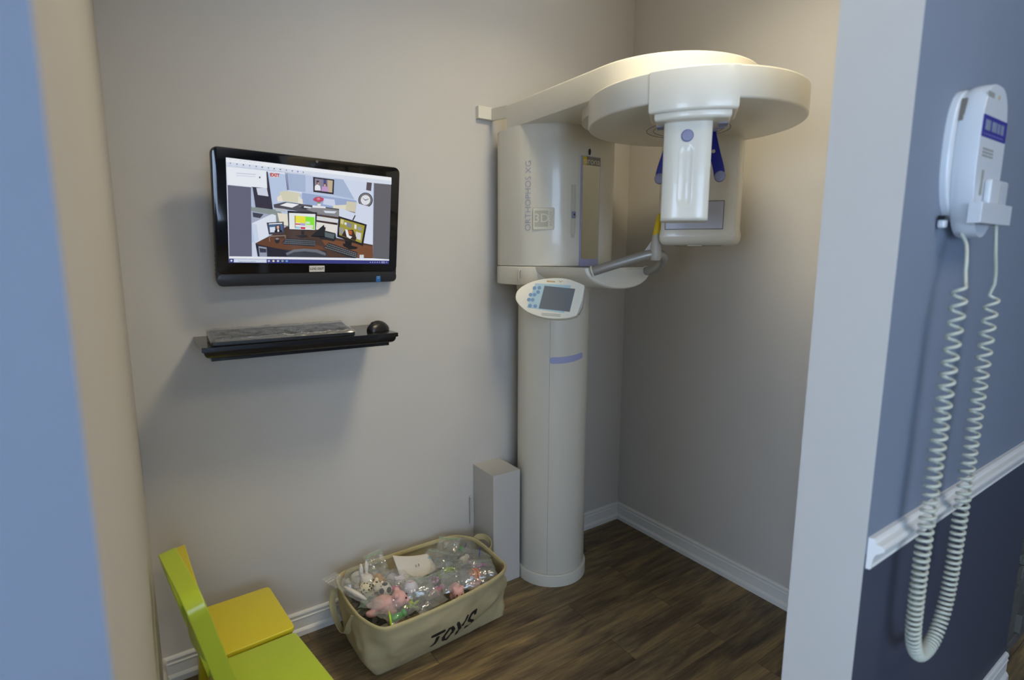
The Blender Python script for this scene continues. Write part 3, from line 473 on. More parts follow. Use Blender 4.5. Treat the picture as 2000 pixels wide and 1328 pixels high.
def keyboard():
    t = thing('keyboard', 'black computer keyboard under a crinkled clear plastic cover on the black shelf', 'keyboard', (0.36, 1.80, 1.144))
    xa, xb = 0.158, 0.566
    def P(x, v, dz=0): return Vector((x, 1.722+v*0.135, 1.158+v*0.018+dz))
    bm = NB(); loft(bm, [[Vector((x, p.y, 1.1445)) for x, p in ((xa, P(0, 0)), (xb, P(0, 0)), (xb, P(0, 1)), (xa, P(0, 1)))], [P(xa, 0), P(xb, 0), P(xb, 1), P(xa, 1)]])
    obj('keyboard_case', bm, M['blackmat'], t, bevel=0.003)
    m_ = frame(P(0, 0), (1, 0, 0), (0, 0.135, 0.018)); L = 0.1362
    def key(x, w_, v0, v1):
        k = NB(); loft(k, [[m_ @ Vector(p) for p in ((x, v0, 0), (x+w_, v0, 0), (x+w_, v1, 0), (x, v1, 0))], [m_ @ Vector(p) for p in ((x+.0015, v0+.0015, 0.005), (x+w_-.0015, v0+.0015, 0.005), (x+w_-.0015, v1-.001, 0.005), (x+.0015, v1-.001, 0.005))]])
        obj('key', k, M['blackmat'], t, smooth=False)
    rows = [[1.25, 1.25, 1.25, 5.5, 1.25, 1.25, 1.25, 1.25], [2.25]+[1]*10+[2.75], [1.75]+[1]*11+[2.25], [1.5]+[1]*12+[1.5], [1]*13+[2]]
    for r_, ws in enumerate(rows):
        x = xa+0.010
        for w_ in ws: key(x, w_*0.0184-0.0015, 0.008+r_*0.0190, 0.025+r_*0.0190); x += w_*0.0184
        for k in range(5 if r_ != 1 else 2): key(xa+0.300+k*0.0195, 0.018, 0.008+r_*0.0190, 0.025+r_*0.0190)
    bm = NB(); random.seed(5); nx, ny = 70, 22; g = []
    for j in range(ny+1):
        row = []
        for i in range(nx+1):
            u, v = i/nx, j/ny; x = xa-0.003+(xb-xa+0.008)*u
            h = 0.0068+0.0028*noise.noise(Vector((u*16, v*5+u*5, 3)))+0.0016*noise.noise(Vector((u*50, v*14, 8)))
            h += 0.0016*max(0, math.sin(u*34-v*7+3*noise.noise(Vector((u*5, v*2, 4)))))**3
            e = min(u, 1-u, v*0.4, (1-v)*0.4); h = h*min(1, e*40+0.0)
            row.append(bm.verts.new(P(x, v*1.03-0.015, h-0.0005*(e < 0.001))))
        g.append(row)
    for j in range(ny):
        for i in range(nx): bm.faces.new((g[j][i], g[j][i+1], g[j+1][i+1], g[j+1][i]))
    obj('plastic_cover', bm, M['filmkb'], t, angle=80, label='crinkled clear plastic cover')
keyboard()
def mouse():
    t = thing('computer_mouse', 'black computer mouse on the right end of the black shelf', 'mouse', (0.672, 1.80, 1.1445))
    Mx = Matrix.Translation((0.672, 1.80, 1.1445)) @ Matrix.Rotation(0.55, 4, 'Z'); rings = []
    for i in range(15):
        v = i/14; l = -0.046+0.092*v
        h = 0.034*math.sin(PI*min(1, (0.1+v*0.85)))**0.6; w_ = 0.0285*max(0.02, math.sin(PI*(0.04+0.92*v)))**0.42
        rings.append([Mx @ Vector((l, w_*math.cos(a), max(0.0, h*math.sin(a))*1.0+0.0005)) for a in [PI*k/16 for k in range(17)]])
    bm = NB(); loft(bm, rings); obj('mouse_body', bm, M['blackmat'], t, angle=60)
    bm = NB(); disc(bm, Mx @ Vector((-0.028, -0.0025, 0.026)), 0.007, 0.005, axis=Mx.to_3x3() @ Vector((0, 1, 0)), bev=0.001); obj('scroll_wheel', bm, M['chin'], t)
mouse()

# ================================================================= CABLE DUCT BOX
bm = NB(); box(bm, 1.146, 1.282, 1.808, YA, 0.001, 0.5)
o = obj('cable_duct_box', bm, M['paint'], smooth=False, bevel=0.002, bseg=2); tag(o, 'low grey boxed cable duct against the wall, left of the white column', 'box')
bm = NB(); tube(bm, [(1.128, 1.966, 0.235), (1.128, 1.966, 0.35)], 0.0045, 10); ball(bm, (1.128, 1.966, 0.352), 0.0055)
o = obj('cable_end', bm, M['cord']); tag(o, 'short cream cable end on the wall left of the grey duct box', 'cable')

# ================================================================= PANORAMIC X-RAY MACHINE
def machine():
    T = thing('dental_xray_machine', 'tall ivory white panoramic dental x-ray machine on a round column', 'x-ray machine', (1.445, 1.80, 0))
    cx, cy, cr = 1.445, 1.80, 0.150
    # base and column
    bm = NB(); slab(bm, arc(cx, cy, 0.158, 0, 352.5, 47), 0.0, 0.052, r=0.003, rb=0); obj('base_ring', bm, M['white'], T)
    bm = NB(); slab(bm, arc(cx, cy, cr, 0, 355, 71), 0.052, 1.30, r=0.0, rb=0.004); obj('column', bm, M['white'], T)
    def on_col(deg, z, off=0.0): return Vector((cx+(cr+off)*math.cos(math.radians(deg)), cy+(cr+off)*math.sin(math.radians(deg)), z))
    def strip(bm, fn, d0, d1, zlo, zhi, n=28, off=0.0006, th=0.002):
        loft(bm, [[fn(d0+(d1-d0)*i/n, zz(i/n), o_) for zz, o_ in ((zlo, -th), (zlo, off), (zhi, off), (zhi, -th))] for i in range(n+1)])
    sd = 226.5
    bm = NB(); strip(bm, on_col, sd-0.25, sd+0.25, lambda t: 0.054, lambda t: 1.29, n=1, off=0.0004); obj('panel_seam', bm, M['faint'], T, smooth=False)
    bm = NB()
    strip(bm, on_col, sd-0.5, sd+58, lambda t: 0.972+0.016*t*t-0.001*math.sin(PI*t)+0.011*(1-min(1, t*20))**2, lambda t: 0.998+0.014*t*t-0.011*(1-min(1, t*20))**2-0.010*(1-min(1, (1-t)*20))**2, off=0.0012)
    obj('accent_strip', bm, M['lavlift'], T, label='lavender curved strip on the column')
    # carriage plan outline
    front = [(1.215, 1.80), (1.224, 1.726), (1.257, 1.674), (1.326, 1.621), (1.392, 1.603), (1.46, 1.598), (1.53, 1.603), (1.590, 1.621), (1.638, 1.665), (1.662, 1.726), (1.668, 1.80)]
    fr = [tuple(p) for p in catmull(front, 6)]
    plan = fr+[(1.668, 1.86), (1.655, 1.90), (1.62, 1.93), (1.27, 1.93), (1.228, 1.90), (1.215, 1.86)]
    bm = NB(); slab(bm, plan, 1.362, 1.880, r=0.0, rb=0.003); obj('carriage_housing', bm, M['white'], T)
    bv = NB(); slab(bv, plan, 1.3, 1.95); carr = BVHTree.FromBMesh(bv)
    def on_carr(px_, z, off=0.0):
        """point on the carriage skin along a plan direction from its middle"""
        c = Vector((1.445, 1.80, z)); d = Vector((px_-1.445, -0.35, 0)) if not isinstance(px_, Vector) else px_
        d.normalize(); h = carr.ray_cast(c+d*2, -d); return h[0]+h[1]*off, h[1]
    bm = NB(); p, n = on_carr(Vector((1.302-1.445, 1.632-1.80, 0)), 1.6)
    tx = Vector((0, 0, 1)).cross(n).normalized()
    box(bm, -0.0006, 0.0006, -0.257, 0.257, -0.001, 0.0004, frame((p.x, p.y, 1.622), tx, (0, 0, 1))); obj('panel_seam', bm, M['faint'], T, smooth=False)
    # lettering on the housing
    p, n = Vector((1.2385, 1.7005, 1.622)), Vector((-0.85, -0.53, 0)).normalized()
    h = carr.ray_cast(p+n*0.5, -n); p = h[0]; tx = Vector((0, 0, 1)).cross(n).normalized()
    bm = NB(); text(bm, 'ORTHOPHOS XG', 0.033, frame(p+n*0.0022, (0, 0, 1), -tx), ext=0.0002, bold=-0.0007); obj('lettering', bm, M['lettering'], T, smooth=False, label='lavender grey vertical lettering on the housing')
    d = Vector((1.276, 1.657, 1.538)); n0 = Vector((-0.62, -0.78, 0)).normalized(); h = carr.ray_cast(d+n0*0.5, -n0); p, n = h[0], n0; tx = Vector((0, 0, 1)).cross(n).normalized()
    F = frame(p+n*0.0015, tx, (0, 0, 1))
    bm = NB(); slab(bm, rrect(-0.040, 0.040, -0.040, 0.040, 0.004), -0.0012, 0.0, Mx=F); bd = obj('badge', bm, M['palegrey2'], T, smooth=False, label='square pale badge reading 3D READY')
    bm = NB(); slab(bm, rrect(-0.034, 0.017, -0.030, 0.030, 0.003), 0, 0.0004, Mx=F); obj('badge_field', bm, M['palegrey'], bd, smooth=False)
    bm = NB(); text(bm, '3D', 0.046, F @ Matrix.Translation((-0.008, 0.001, 0.0007)), ext=0.0002); obj('lettering', bm, M['palegrey2'], bd, smooth=False)
    bm = NB(); text(bm, 'READY', 0.017, F @ Matrix.Translation((0.028, 0, 0.0007)) @ Matrix.Rotation(PI/2, 4, 'Z'), ext=0.0002); obj('lettering', bm, M['palegrey'], bd, smooth=False)
    bm = NB(); o_ = rrect(-0.040, 0.040, -0.040, 0.040, 0.004); i_ = rrect(-0.0388, 0.0388, -0.0388, 0.0388, 0.004)
    loft(bm, [[F @ Vector((*q, 0.0003)) for q in o_], [F @ Vector((*q, 0.0006)) for q in o_], [F @ Vector((*q, 0.0006)) for q in i_], [F @ Vector((*q, 0.0003)) for q in i_]], cap0=False, cap1=False); obj('badge_outline', bm, M['palegrey'], bd, smooth=False)
    # slider track and knob at px 1104 -> x about 1.37
    yf = lambda x: carr.ray_cast(Vector((x, 1.0, 1.6)), Vector((0, 1, 0)))[0].y
    y1 = yf(1.384)-0.001; tx = Vector((1, -0.16, 0))
    F = frame((1.376, yf(1.376)-0.0006, 1.572), tx, (0, 0, 1))
    bm = NB()
    for a, b_, z_ in ((0.0085, 0.0085, 0),):
        o_ = rrect(-0.0095, 0.0095, -0.092, 0.092, 0.006); i_ = rrect(-0.0070, 0.0070, -0.0895, 0.0895, 0.005)
        loft(bm, [[F @ Vector((*q, -0.002)) for q in o_], [F @ Vector((*q, 0.0022)) for q in o_], [F @ Vector((*q, 0.0022)) for q in i_], [F @ Vector((*q, 0.0002)) for q in i_]], cap0=False, cap1=True)
    tr = obj('slider_track', bm, M['offwhite'], T, angle=30)
    bm = NB(); slab(bm, rrect(-0.0085, 0.0085, -0.012, 0.012, 0.003), 0.0003, 0.008, r=0.003, Mx=F @ Matrix.Translation((0, -0.018, 0))); obj('slider_knob', bm, M['lav'], tr, label='lavender slider knob')
    bm = NB(); disc(bm, F @ Vector((0.0, -0.018, 0.0080)), 0.0035, 0.0008, axis=F.to_3x3() @ Vector((0, 0, 1))); obj('indicator_dot', bm, M['dark'], tr)
    bm = NB(); ball(bm, F @ Vector((0, -0.098, 0.0)), 0.0085, 0.004, 0.006); obj('slider_stop', bm, M['offwhite'], tr)
    # mirror
    xm, xw = 1.4525, 0.0475; ym = 1.5955
    F = frame((xm, ym, 1.566), (1, 0.01, 0), (0, 0, 1))
    bm = NB(); box(bm, -xw, xw, -0.205, 0.205, -0.006, 0.001, F); fm = obj('mirror', bm, M['lavlift'], T, smooth=False, bevel=0.0008, label='tall narrow mirror with lavender frame')
    bm = NB(); box(bm, -xw+0.0035, xw-0.003, -0.177, 0.172, 0.0008, 0.0018, F); obj('mirror_glass', bm, M['mirror'], fm, smooth=False)
    bm = NB(); box(bm, -xw+0.0035, xw-0.003, 0.172, 0.2025, 0.0008, 0.002, F); lg = obj('logo_band', bm, M['logoband'], fm, smooth=False)
    bm = NB(); box(bm, -xw+0.0035, -xw+0.022, 0.172, 0.2025, 0.002, 0.0024, F); obj('logo_square', bm, M['yellow'], fm, smooth=False)
    bm = NB(); text(bm, 's\u0131rona', 0.034, F @ Matrix.Translation((0.0005, 0.1865, 0.0027)), ext=0.0001, spacing=1.0, bold=0.0002); obj('lettering', bm, M['ltext'], fm, smooth=False)
    bm = NB(); loft(bm, [[F @ Vector((-0.0085+0.004*math.cos(a*PI/8), 0.221+0.0115*math.sin(a*PI/8), z_)) for a in range(16)] for z_ in (-0.003, 0.0012)]); obj('keyhole', bm, M['dark'], T, smooth=False)
    # lower carriage with the forward arm and its bowl shaped front
    low = inset2d(plan, -0.002)
    bm = NB(); slab(bm, low, 1.288, 1.360, r=0.004, rb=0.006); obj('lower_carriage', bm, M['white'], T)
    cxa, hw, zt_ = 1.437, 0.162, 1.359; bm = NB(); rings = []
    for y, k in ((1.394, 0.93), (1.397, 0.975), (1.402, 1.0), (1.44, 1.01), (1.52, 1.06), (1.62, 1.12), (1.70, 1.14)):
        rings.append([Vector((cxa+hw*k*math.cos(a_), y+0.02*(1-math.sin(a_)) if y < 1.5 else y, zt_-(zt_-1.283)*(k if k < 1 else 1)*math.sin(a_)**0.9)) for a_ in [PI*i/32 for i in range(33)]])
    loft(bm, rings); obj('chin_rest_arm', bm, M['white'], T, angle=35)
    bm = NB(); box(bm, 1.45, 1.54, 1.3935, 1.3955, 1.3545, 1.3552); obj('panel_seam', bm, M['seam'], T, smooth=False)
    bm = NB(); slab(bm, arc(cx, cy, 0.157, 0, 352.5, 47), 1.262, 1.287); obj('column_collar', bm, M['white'], T)
    # small clip left above the control panel
    bm = NB(); box(bm, 1.213, 1.219, 1.716, 1.728, 1.315, 1.347); tube(bm, [(1.214, 1.722, 1.345), (1.206, 1.716, 1.347), (1.203, 1.714, 1.335), (1.203, 1.714, 1.306)], 0.0035, 8); obj('hook', bm, M['holder'], T, bevel=0.0008)
    # handlebar
    L_ = catmull([(1.303, 1.412, 1.347), (1.345, 1.365, 1.368), (1.395, 1.315, 1.390), (1.430, 1.282, 1.404), (1.452, 1.268, 1.408)], 8)
    bm = NB(); tube(bm, L_, 0.0165, 18)
    R_ = catmull([(1.440, 1.266, 1.408), (1.468, 1.262, 1.407), (1.497, 1.270, 1.396), (1.520, 1.296, 1.379), (1.540, 1.335, 1.361), (1.565, 1.385, 1.349), (1.572, 1.41, 1.346)], 8)
    tube(bm, R_, 0.0165, 18); obj('handlebar', bm, M['tube'], T, angle=70, label='satin grey curved handlebar')
    for p, q in (((1.300, 1.412, 1.348), (0.55, -0.75, 0.3)), ((1.572, 1.412, 1.345), (-0.4, -0.9, 0.15))):
        bm = NB(); disc(bm, p, 0.0192, 0.005, axis=q, bev=0.002); obj('grip_collar', bm, M['white'], T)
    # chin holder and bite piece
    bm = NB(); rings = []
    for z, rx, ry, ox in ((1.386, 0.014, 0.014, 0.0), (1.394, 0.0185, 0.017, 0), (1.415, 0.0185, 0.017, 0), (1.440, 0.0165, 0.015, 0.0), (1.474, 0.0135, 0.012, 0.002)):
        rings.append([Vector((1.449+ox+rx*math.cos(a)*abs(math.cos(a))**-0.3 if abs(math.cos(a)) > 1e-3 else 1.449+ox, 1.262+ry*math.sin(a), z)) for a in [2*PI*i/24 for i in range(24)]])
    loft(bm, rings); obj('chin_holder', bm, M['holder'], T, angle=50)
    bm = NB(); loft(bm, [[(1.448, 1.262, 1.474), (1.425, 1.29, 1.418), (1.425, 1.286, 1.404), (1.448, 1.258, 1.404)], [(1.451, 1.266, 1.474), (1.430, 1.296, 1.418), (1.430, 1.292, 1.404), (1.451, 1.262, 1.404)]]); obj('holder_fin', bm, M['holder'], T, smooth=False)
    bm = NB(); rings = []
    for z, rx, ry, ox in ((1.470, 0.0145, 0.0125, 0.002), (1.476, 0.0145, 0.0125, 0.002), (1.500, 0.0115, 0.0105, 0.004), (1.522, 0.008, 0.008, 0.007), (1.537, 0.005, 0.006, 0.009), (1.541, 0.002, 0.002, 0.0095)):
        rings.append([Vector((1.449+ox+rx*math.cos(a), 1.262+ry*math.sin(a), z)) for a in [2*PI*i/20 for i in range(20)]])
    loft(bm, rings); obj('bite_piece', bm, M['yellow'], T, label='yellow bite piece')
    # overhead arm
    hx, hy, hr = 1.50, 1.29, 0.285
    ap = [(1.222, 1.83), (1.2175, 1.50), (1.2155, 1.335)]+arc(hx, hy, hr, 180, 360, 40)+[(1.78, 1.40), (1.72, 1.62), (1.68, 1.83)]
    bm = NB(); slab(bm, ap, 1.880, 1.970, r=0.006, rb=0.003); slab(bm, arc(hx, hy, 0.277, 0, 352.5, 47), 1.846, 1.882)
    slab(bm, inset2d(ap, 0.05), 1.970, 1.982, r=0.010, rb=0)
    obj('overhead_arm', bm, M['white'], T)
    bm = NB(); box(bm, 1.172, 1.250, 1.952, YA, 1.941, 1.989); loft(bm, [[(1.250, 1.952, z), (1.250, 1.972, z), (1.234, 1.972, z), (1.222, 1.82, z-0.018), (1.238, 1.82, z-0.018)] for z in (1.941, 1.988)])
    obj('wall_bracket', bm, M['white'], T, smooth=False, bevel=0.0015)
    bm = NB(); box(bm, 1.65, 1.73, 1.952, YA, 1.941, 1.989); loft(bm, [[(1.650, 1.952, z), (1.650, 1.972, z), (1.664, 1.972, z), (1.680, 1.82, z-0.018), (1.664, 1.82, z-0.018)] for z in (1.941, 1.988)])
    obj('wall_bracket', bm, M['white'], T, smooth=False, bevel=0.0015)
    # rotating ring
    rx, ry, rr = 1.360, 1.070, 0.298
    bm = NB(); slab(bm, arc(rx, ry, rr, 0, 357.5, 143), 1.770, 1.844, r=0.004, rb=0.006); obj('rotation_disc', bm, M['white'], T)
    bm = NB()
    for r_ in (0.118, 0.098):
        loft(bm, [[(rx+0.02+q*math.cos(a*PI/36), ry+0.03+q*math.sin(a*PI/36), z) for a in range(72)] for q, z in ((r_+0.0008, 1.772), (r_+0.0008, 1.7694), (r_-0.0008, 1.7694), (r_-0.0008, 1.772))], cap0=False, cap1=False)
    obj('ring_groove', bm, M['seam'], T, smooth=False)
    th = math.radians(-51.8)
    R = Matrix.Translation((rx, ry, 0)) @ Matrix.Rotation(th, 4, 'Z')      # local -Y looks at the patient side of the tube, +Y at the detector
    def tr_(bm_):
        for v in bm_.verts: v.co = R @ v.co
    # tube carrier: follows the ring with a deeper skirt
    a0 = math.degrees(math.asin(0.104/0.3005))
    pl = arc(0, 0, 0.3008, 270-a0, 270+a0, 24)+[(0.104, -0.165), (0.085, -0.150), (-0.085, -0.150), (-0.104, -0.165)]
    bm = NB(); slab(bm, pl, 1.745, 1.8445, r=0.003, rb=0.008); tr_(bm); tc = obj('tube_carrier', bm, M['white'], T, angle=30)
    pl = [(x*0.86, y*0.975) for x, y in pl]
    bm = NB(); slab(bm, pl, 1.728, 1.746, r=0, rb=0.008); tr_(bm); obj('carrier_underside', bm, M['white'], T, angle=30)
    for q in ((0.064, 0.086, -0.225, -0.185, 1.726, 1.732), (0.062, 0.080, -0.175, -0.160, 1.726, 1.732), (-0.086, -0.070, -0.225, -0.19, 1.726, 1.732)):
        bm = NB(); box(bm, *q); tr_(bm); obj('lavender_insert', bm, M['lav'], T, smooth=False)
    # x-ray tube head with a shallow groove down its front
    bm = NB(); X0, X1, Z0, Z1, YF_ = -0.066, 0.0485, 1.489, 1.730, -0.262
    nx, nz = 44, 96; gr = []
    gcx = -0.0095
    for j in range(nz+1):
        row = []
        for i in range(nx+1):
            u, v = i/nx, j/nz; x = X0+(X1-X0)*u; z = Z0+(Z1-Z0)*v
            y = YF_+0.010*(2*abs(u-0.5))**4+0.0015*(2*u-1)**2+0.006*max(0, 1-v*30)**2
            zc = min(max(z, 1.543), 1.655); d = math.hypot((x-gcx)/0.017, (z-zc)/0.020)
            if d < 1: y += 0.0028*(1-d*d)**1.1
            row.append(bm.verts.new((x, y, z)))
        gr.append(row)
    for j in range(nz):
        for i in range(nx): bm.faces.new((gr[j][i], gr[j][i+1], gr[j+1][i+1], gr[j+1][i]))
    per = gr[0][:]+[gr[j][nx] for j in range(1, nz+1)]+gr[nz][-2::-1]+[gr[j][0] for j in range(nz-1, 0, -1)]
    bk = [bm.verts.new((v.co.x, -0.165, v.co.z)) for v in per]
    for i in range(len(per)): j = (i+1) % len(per); bm.faces.new((per[i], bk[i], bk[j], per[j]))
    bm.faces.new(bk)
    tr_(bm); tb = obj('xray_tube_head', bm, M['white'], T, angle=60)
    bm = NB(); disc(bm, (gcx, YF_+0.003, 1.694), 0.0135, 0.006, axis=(0, -1, 0), bev=0.0015); tr_(bm); kb = obj('round_button', bm, M['lav'], tb, label='round lavender button')
    bm = NB(); disc(bm, (gcx, YF_+0.002, 1.694), 0.0148, 0.0035, axis=(0, -1, 0)); tr_(bm); obj('button_ring', bm, M['lavdark'], tb)
    # detector housing on the far side
    dp = [(-0.085, 0.165), (-0.080, 0.150), (-0.068, 0.143), (0.04, 0.140), (0.135, 0.146), (0.150, 0.156), (0.158, 0.175), (0.160, 0.20), (0.155, 0.30), (-0.08, 0.30)]
    dpc = [tuple(p) for p in catmull(dp, 4, closed=True)]
    bm = NB(); ring_ = lambda k, dy, z: [Vector((0.0375+(x-0.0375)*k, 0.22+(y-0.22)*k+dy, z)) for x, y in dpc]
    loft(bm, [ring_(0.86, 0.020, 1.436), ring_(0.94, 0.010, 1.440), ring_(0.99, 0.002, 1.452), ring_(1.0, 0, 1.468), ring_(0.975, 0.003, 1.490), ring_(0.970, 0.004, 1.505), ring_(0.965, 0.004, 1.771)])
    tr_(bm); dt = obj('detector_housing', bm, M['white'], T, angle=50)
    bm = NB(); box(bm, -0.066, 0.107, 0.1425, 0.146, 1.4875, 1.572); tr_(bm); w1 = obj('detector_window', bm, mat('pale lavender window', 'b9bccb', 0.3), dt, smooth=False)
    bm = NB(); box(bm, -0.068, 0.109, 0.1432, 0.147, 1.4855, 1.574); tr_(bm); obj('window_edge', bm, M['seam'], dt, smooth=False)
    bm = NB()
    for k in range(24): box(bm, -0.035+k*0.0062, -0.0318+k*0.0062, 0.20, 0.206, 1.4335, 1.4365)
    tr_(bm); obj('vent_slots', bm, M['seam'], dt, smooth=False)
    bm = NB(); box(bm, 0.005, 0.050, 0.158, 0.172, 1.4340, 1.4375, None); tr_(bm); obj('type_plate', bm, M['palegrey'], dt, smooth=False)
    # temple supports
    for sx in (-1, 1):
        path = catmull([(0.052, 0, 1.775), (0.056, 0, 1.735), (0.066, 0, 1.695), (0.078, 0, 1.655), (0.083, 0, 1.628)], 5)
        wd = [0.011+0.004*min(1, i/6) for i in range(len(path))]
        bm = NB(); rings = []
        for i, p in enumerate(path):
            tn = (path[min(i+1, len(path)-1)]-path[max(i-1, 0)]).normalized(); sd_ = Vector((tn.z, 0, -tn.x))
            if sd_.x < 0: sd_ = -sd_
            rings.append([Vector((sx*q.x, q.y, q.z)) for q in (p-sd_*wd[i]+Vector((0, -0.004, 0)), p+sd_*wd[i]+Vector((0, -0.004, 0)), p+sd_*wd[i]+Vector((0, 0.008, 0)), p-sd_*wd[i]+Vector((0, 0.008, 0)))])
        loft(bm, rings); tr_(bm); ts = obj('temple_support', bm, M['blue'], T, bevel=0.002, label='blue curved temple support arm')
        bm = NB(); disc(bm, (sx*0.084, 0.006, 1.628), 0.0155, 0.014, axis=(0, -1, 0), bev=0.003); tr_(bm); obj('end_pad', bm, M['lav'], ts, label='lavender round end pad')
        bm = NB(); disc(bm, (sx*0.062, -0.004, 1.698), 0.0052, 0.003, axis=(0, -1, 0), bev=0.001); tr_(bm); obj('pivot_pin', bm, M['holder'], ts)
    bm = NB(); box(bm, -0.07, 0.07, -0.01, 0.02, 1.752, 1.772); tr_(bm); obj('support_mount', bm, M['lettering'], T, bevel=0.002)
    # control panel
    c = Vector((1.152, 1.444, 1.258))
    pts = [(-0.128, 0.0), (-0.124, 0.018), (-0.104, 0.038), (-0.07, 0.056), (-0.03, 0.067), (0.01, 0.072), (0.05, 0.070), (0.090, 0.058), (0.104, 0.052),
           (0.101, 0.0), (0.088, -0.052), (0.062, -0.062), (0.02, -0.068), (-0.03, -0.066), (-0.08, -0.052), (-0.112, -0.030), (-0.126, -0.012)]
    ex = Vector((0.66, -0.745, -0.045)); nrm = Vector((-0.72, -0.63, 0.26)).normalized(); F = frame(c, ex, nrm.cross(ex.normalized()))
    outl = [tuple(p) for p in catmull(pts[:9], 5)]+[(0.1035, 0.03)]+[tuple(p) for p in catmull(pts[9:11], 4)]+[tuple(p) for p in catmull(pts[10:], 5)][1:]
    bm = NB(); slab(bm, outl[::-1], -0.044, 0.0, r=0.003, rb=0.008, Mx=F); cp = obj('control_panel', bm, M['panelwhite'], T, angle=40, label='oval cream control panel with grey screen and blue keypad')
    bm = NB(); loft(bm, [[F @ Vector((x, y, z)) for x, y in ((0.1, 0.040), (0.106, 0.044), (0.104, -0.02), (0.094, -0.046), (0.088, -0.044))] for z in (-0.028, -0.004)]); obj('side_grip', bm, M['holder'], cp, bevel=0.002)
    bm = NB(); slab(bm, [(-0.083, -0.037), (0.046, -0.046), (0.059, 0.049), (-0.063, 0.049)], 0.0, 0.0006, Mx=F); obj('keypad_film', bm, mat('pale blue keypad film', 'b4d2da', 0.2), cp, smooth=False, label='pale blue film over the keypad and screen')
    bm = NB(); slab(bm, [(-0.042, -0.037), (0.064, -0.041), (0.075, 0.038), (-0.030, 0.042)], 0.0, 0.0012, Mx=F); obj('screen', bm, mat('grey lcd screen', '6f767d', 0.08, coat=0.5, var=0.05, vscale=20), cp, smooth=False)
    key = mat('blue key print', '7f9cc0', 0.4)
    for x, y in ((-0.064, 0.032), (-0.0475, 0.034), (-0.050, 0.019), (-0.075, 0.008), (-0.0615, 0.009), (-0.079, -0.009), (-0.066, -0.009), (-0.073, -0.030), (-0.055, -0.030)):
        bm = NB(); disc(bm, F @ Vector((x, y, 0.0005)), 0.0063, 0.0008, axis=nrm, seg=20); obj('button', bm, key, cp, smooth=False)
    bm = NB(); box(bm, -0.024, 0.004, 0.056, 0.0605, 0, 0.0005, F); box(bm, 0.0205, 0.0245, 0.057, 0.061, 0, 0.0005, F); box(bm, 0.0265, 0.0295, 0.0605, 0.063, 0, 0.0005, F); box(bm, 0.0165, 0.0195, 0.0605, 0.063, 0, 0.0005, F)
    obj('badge', bm, mat('amber print', 'c99c3c', 0.5), cp, smooth=False)
    bm = NB(); text(bm, 'sirona', 0.008, F @ Matrix.Translation((-0.0085, 0.0585, 0.0006)), ext=0.0001); obj('lettering', bm, M['label'], cp, smooth=False)
    bm = NB()
    for k in range(2): box(bm, -0.030, 0.034, -0.0545-k*0.005, -0.0515-k*0.005, 0, 0.0004, F)
    obj('print_rows', bm, M['palegrey'], cp, smooth=False)
    bm = NB(); tube(bm, [F @ Vector((0.03, 0.0, -0.028)), (1.235, 1.50, 1.262), (1.30, 1.62, 1.280), (1.33, 1.66, 1.30)], 0.018, 14); obj('panel_arm', bm, M['white'], T)
machine()

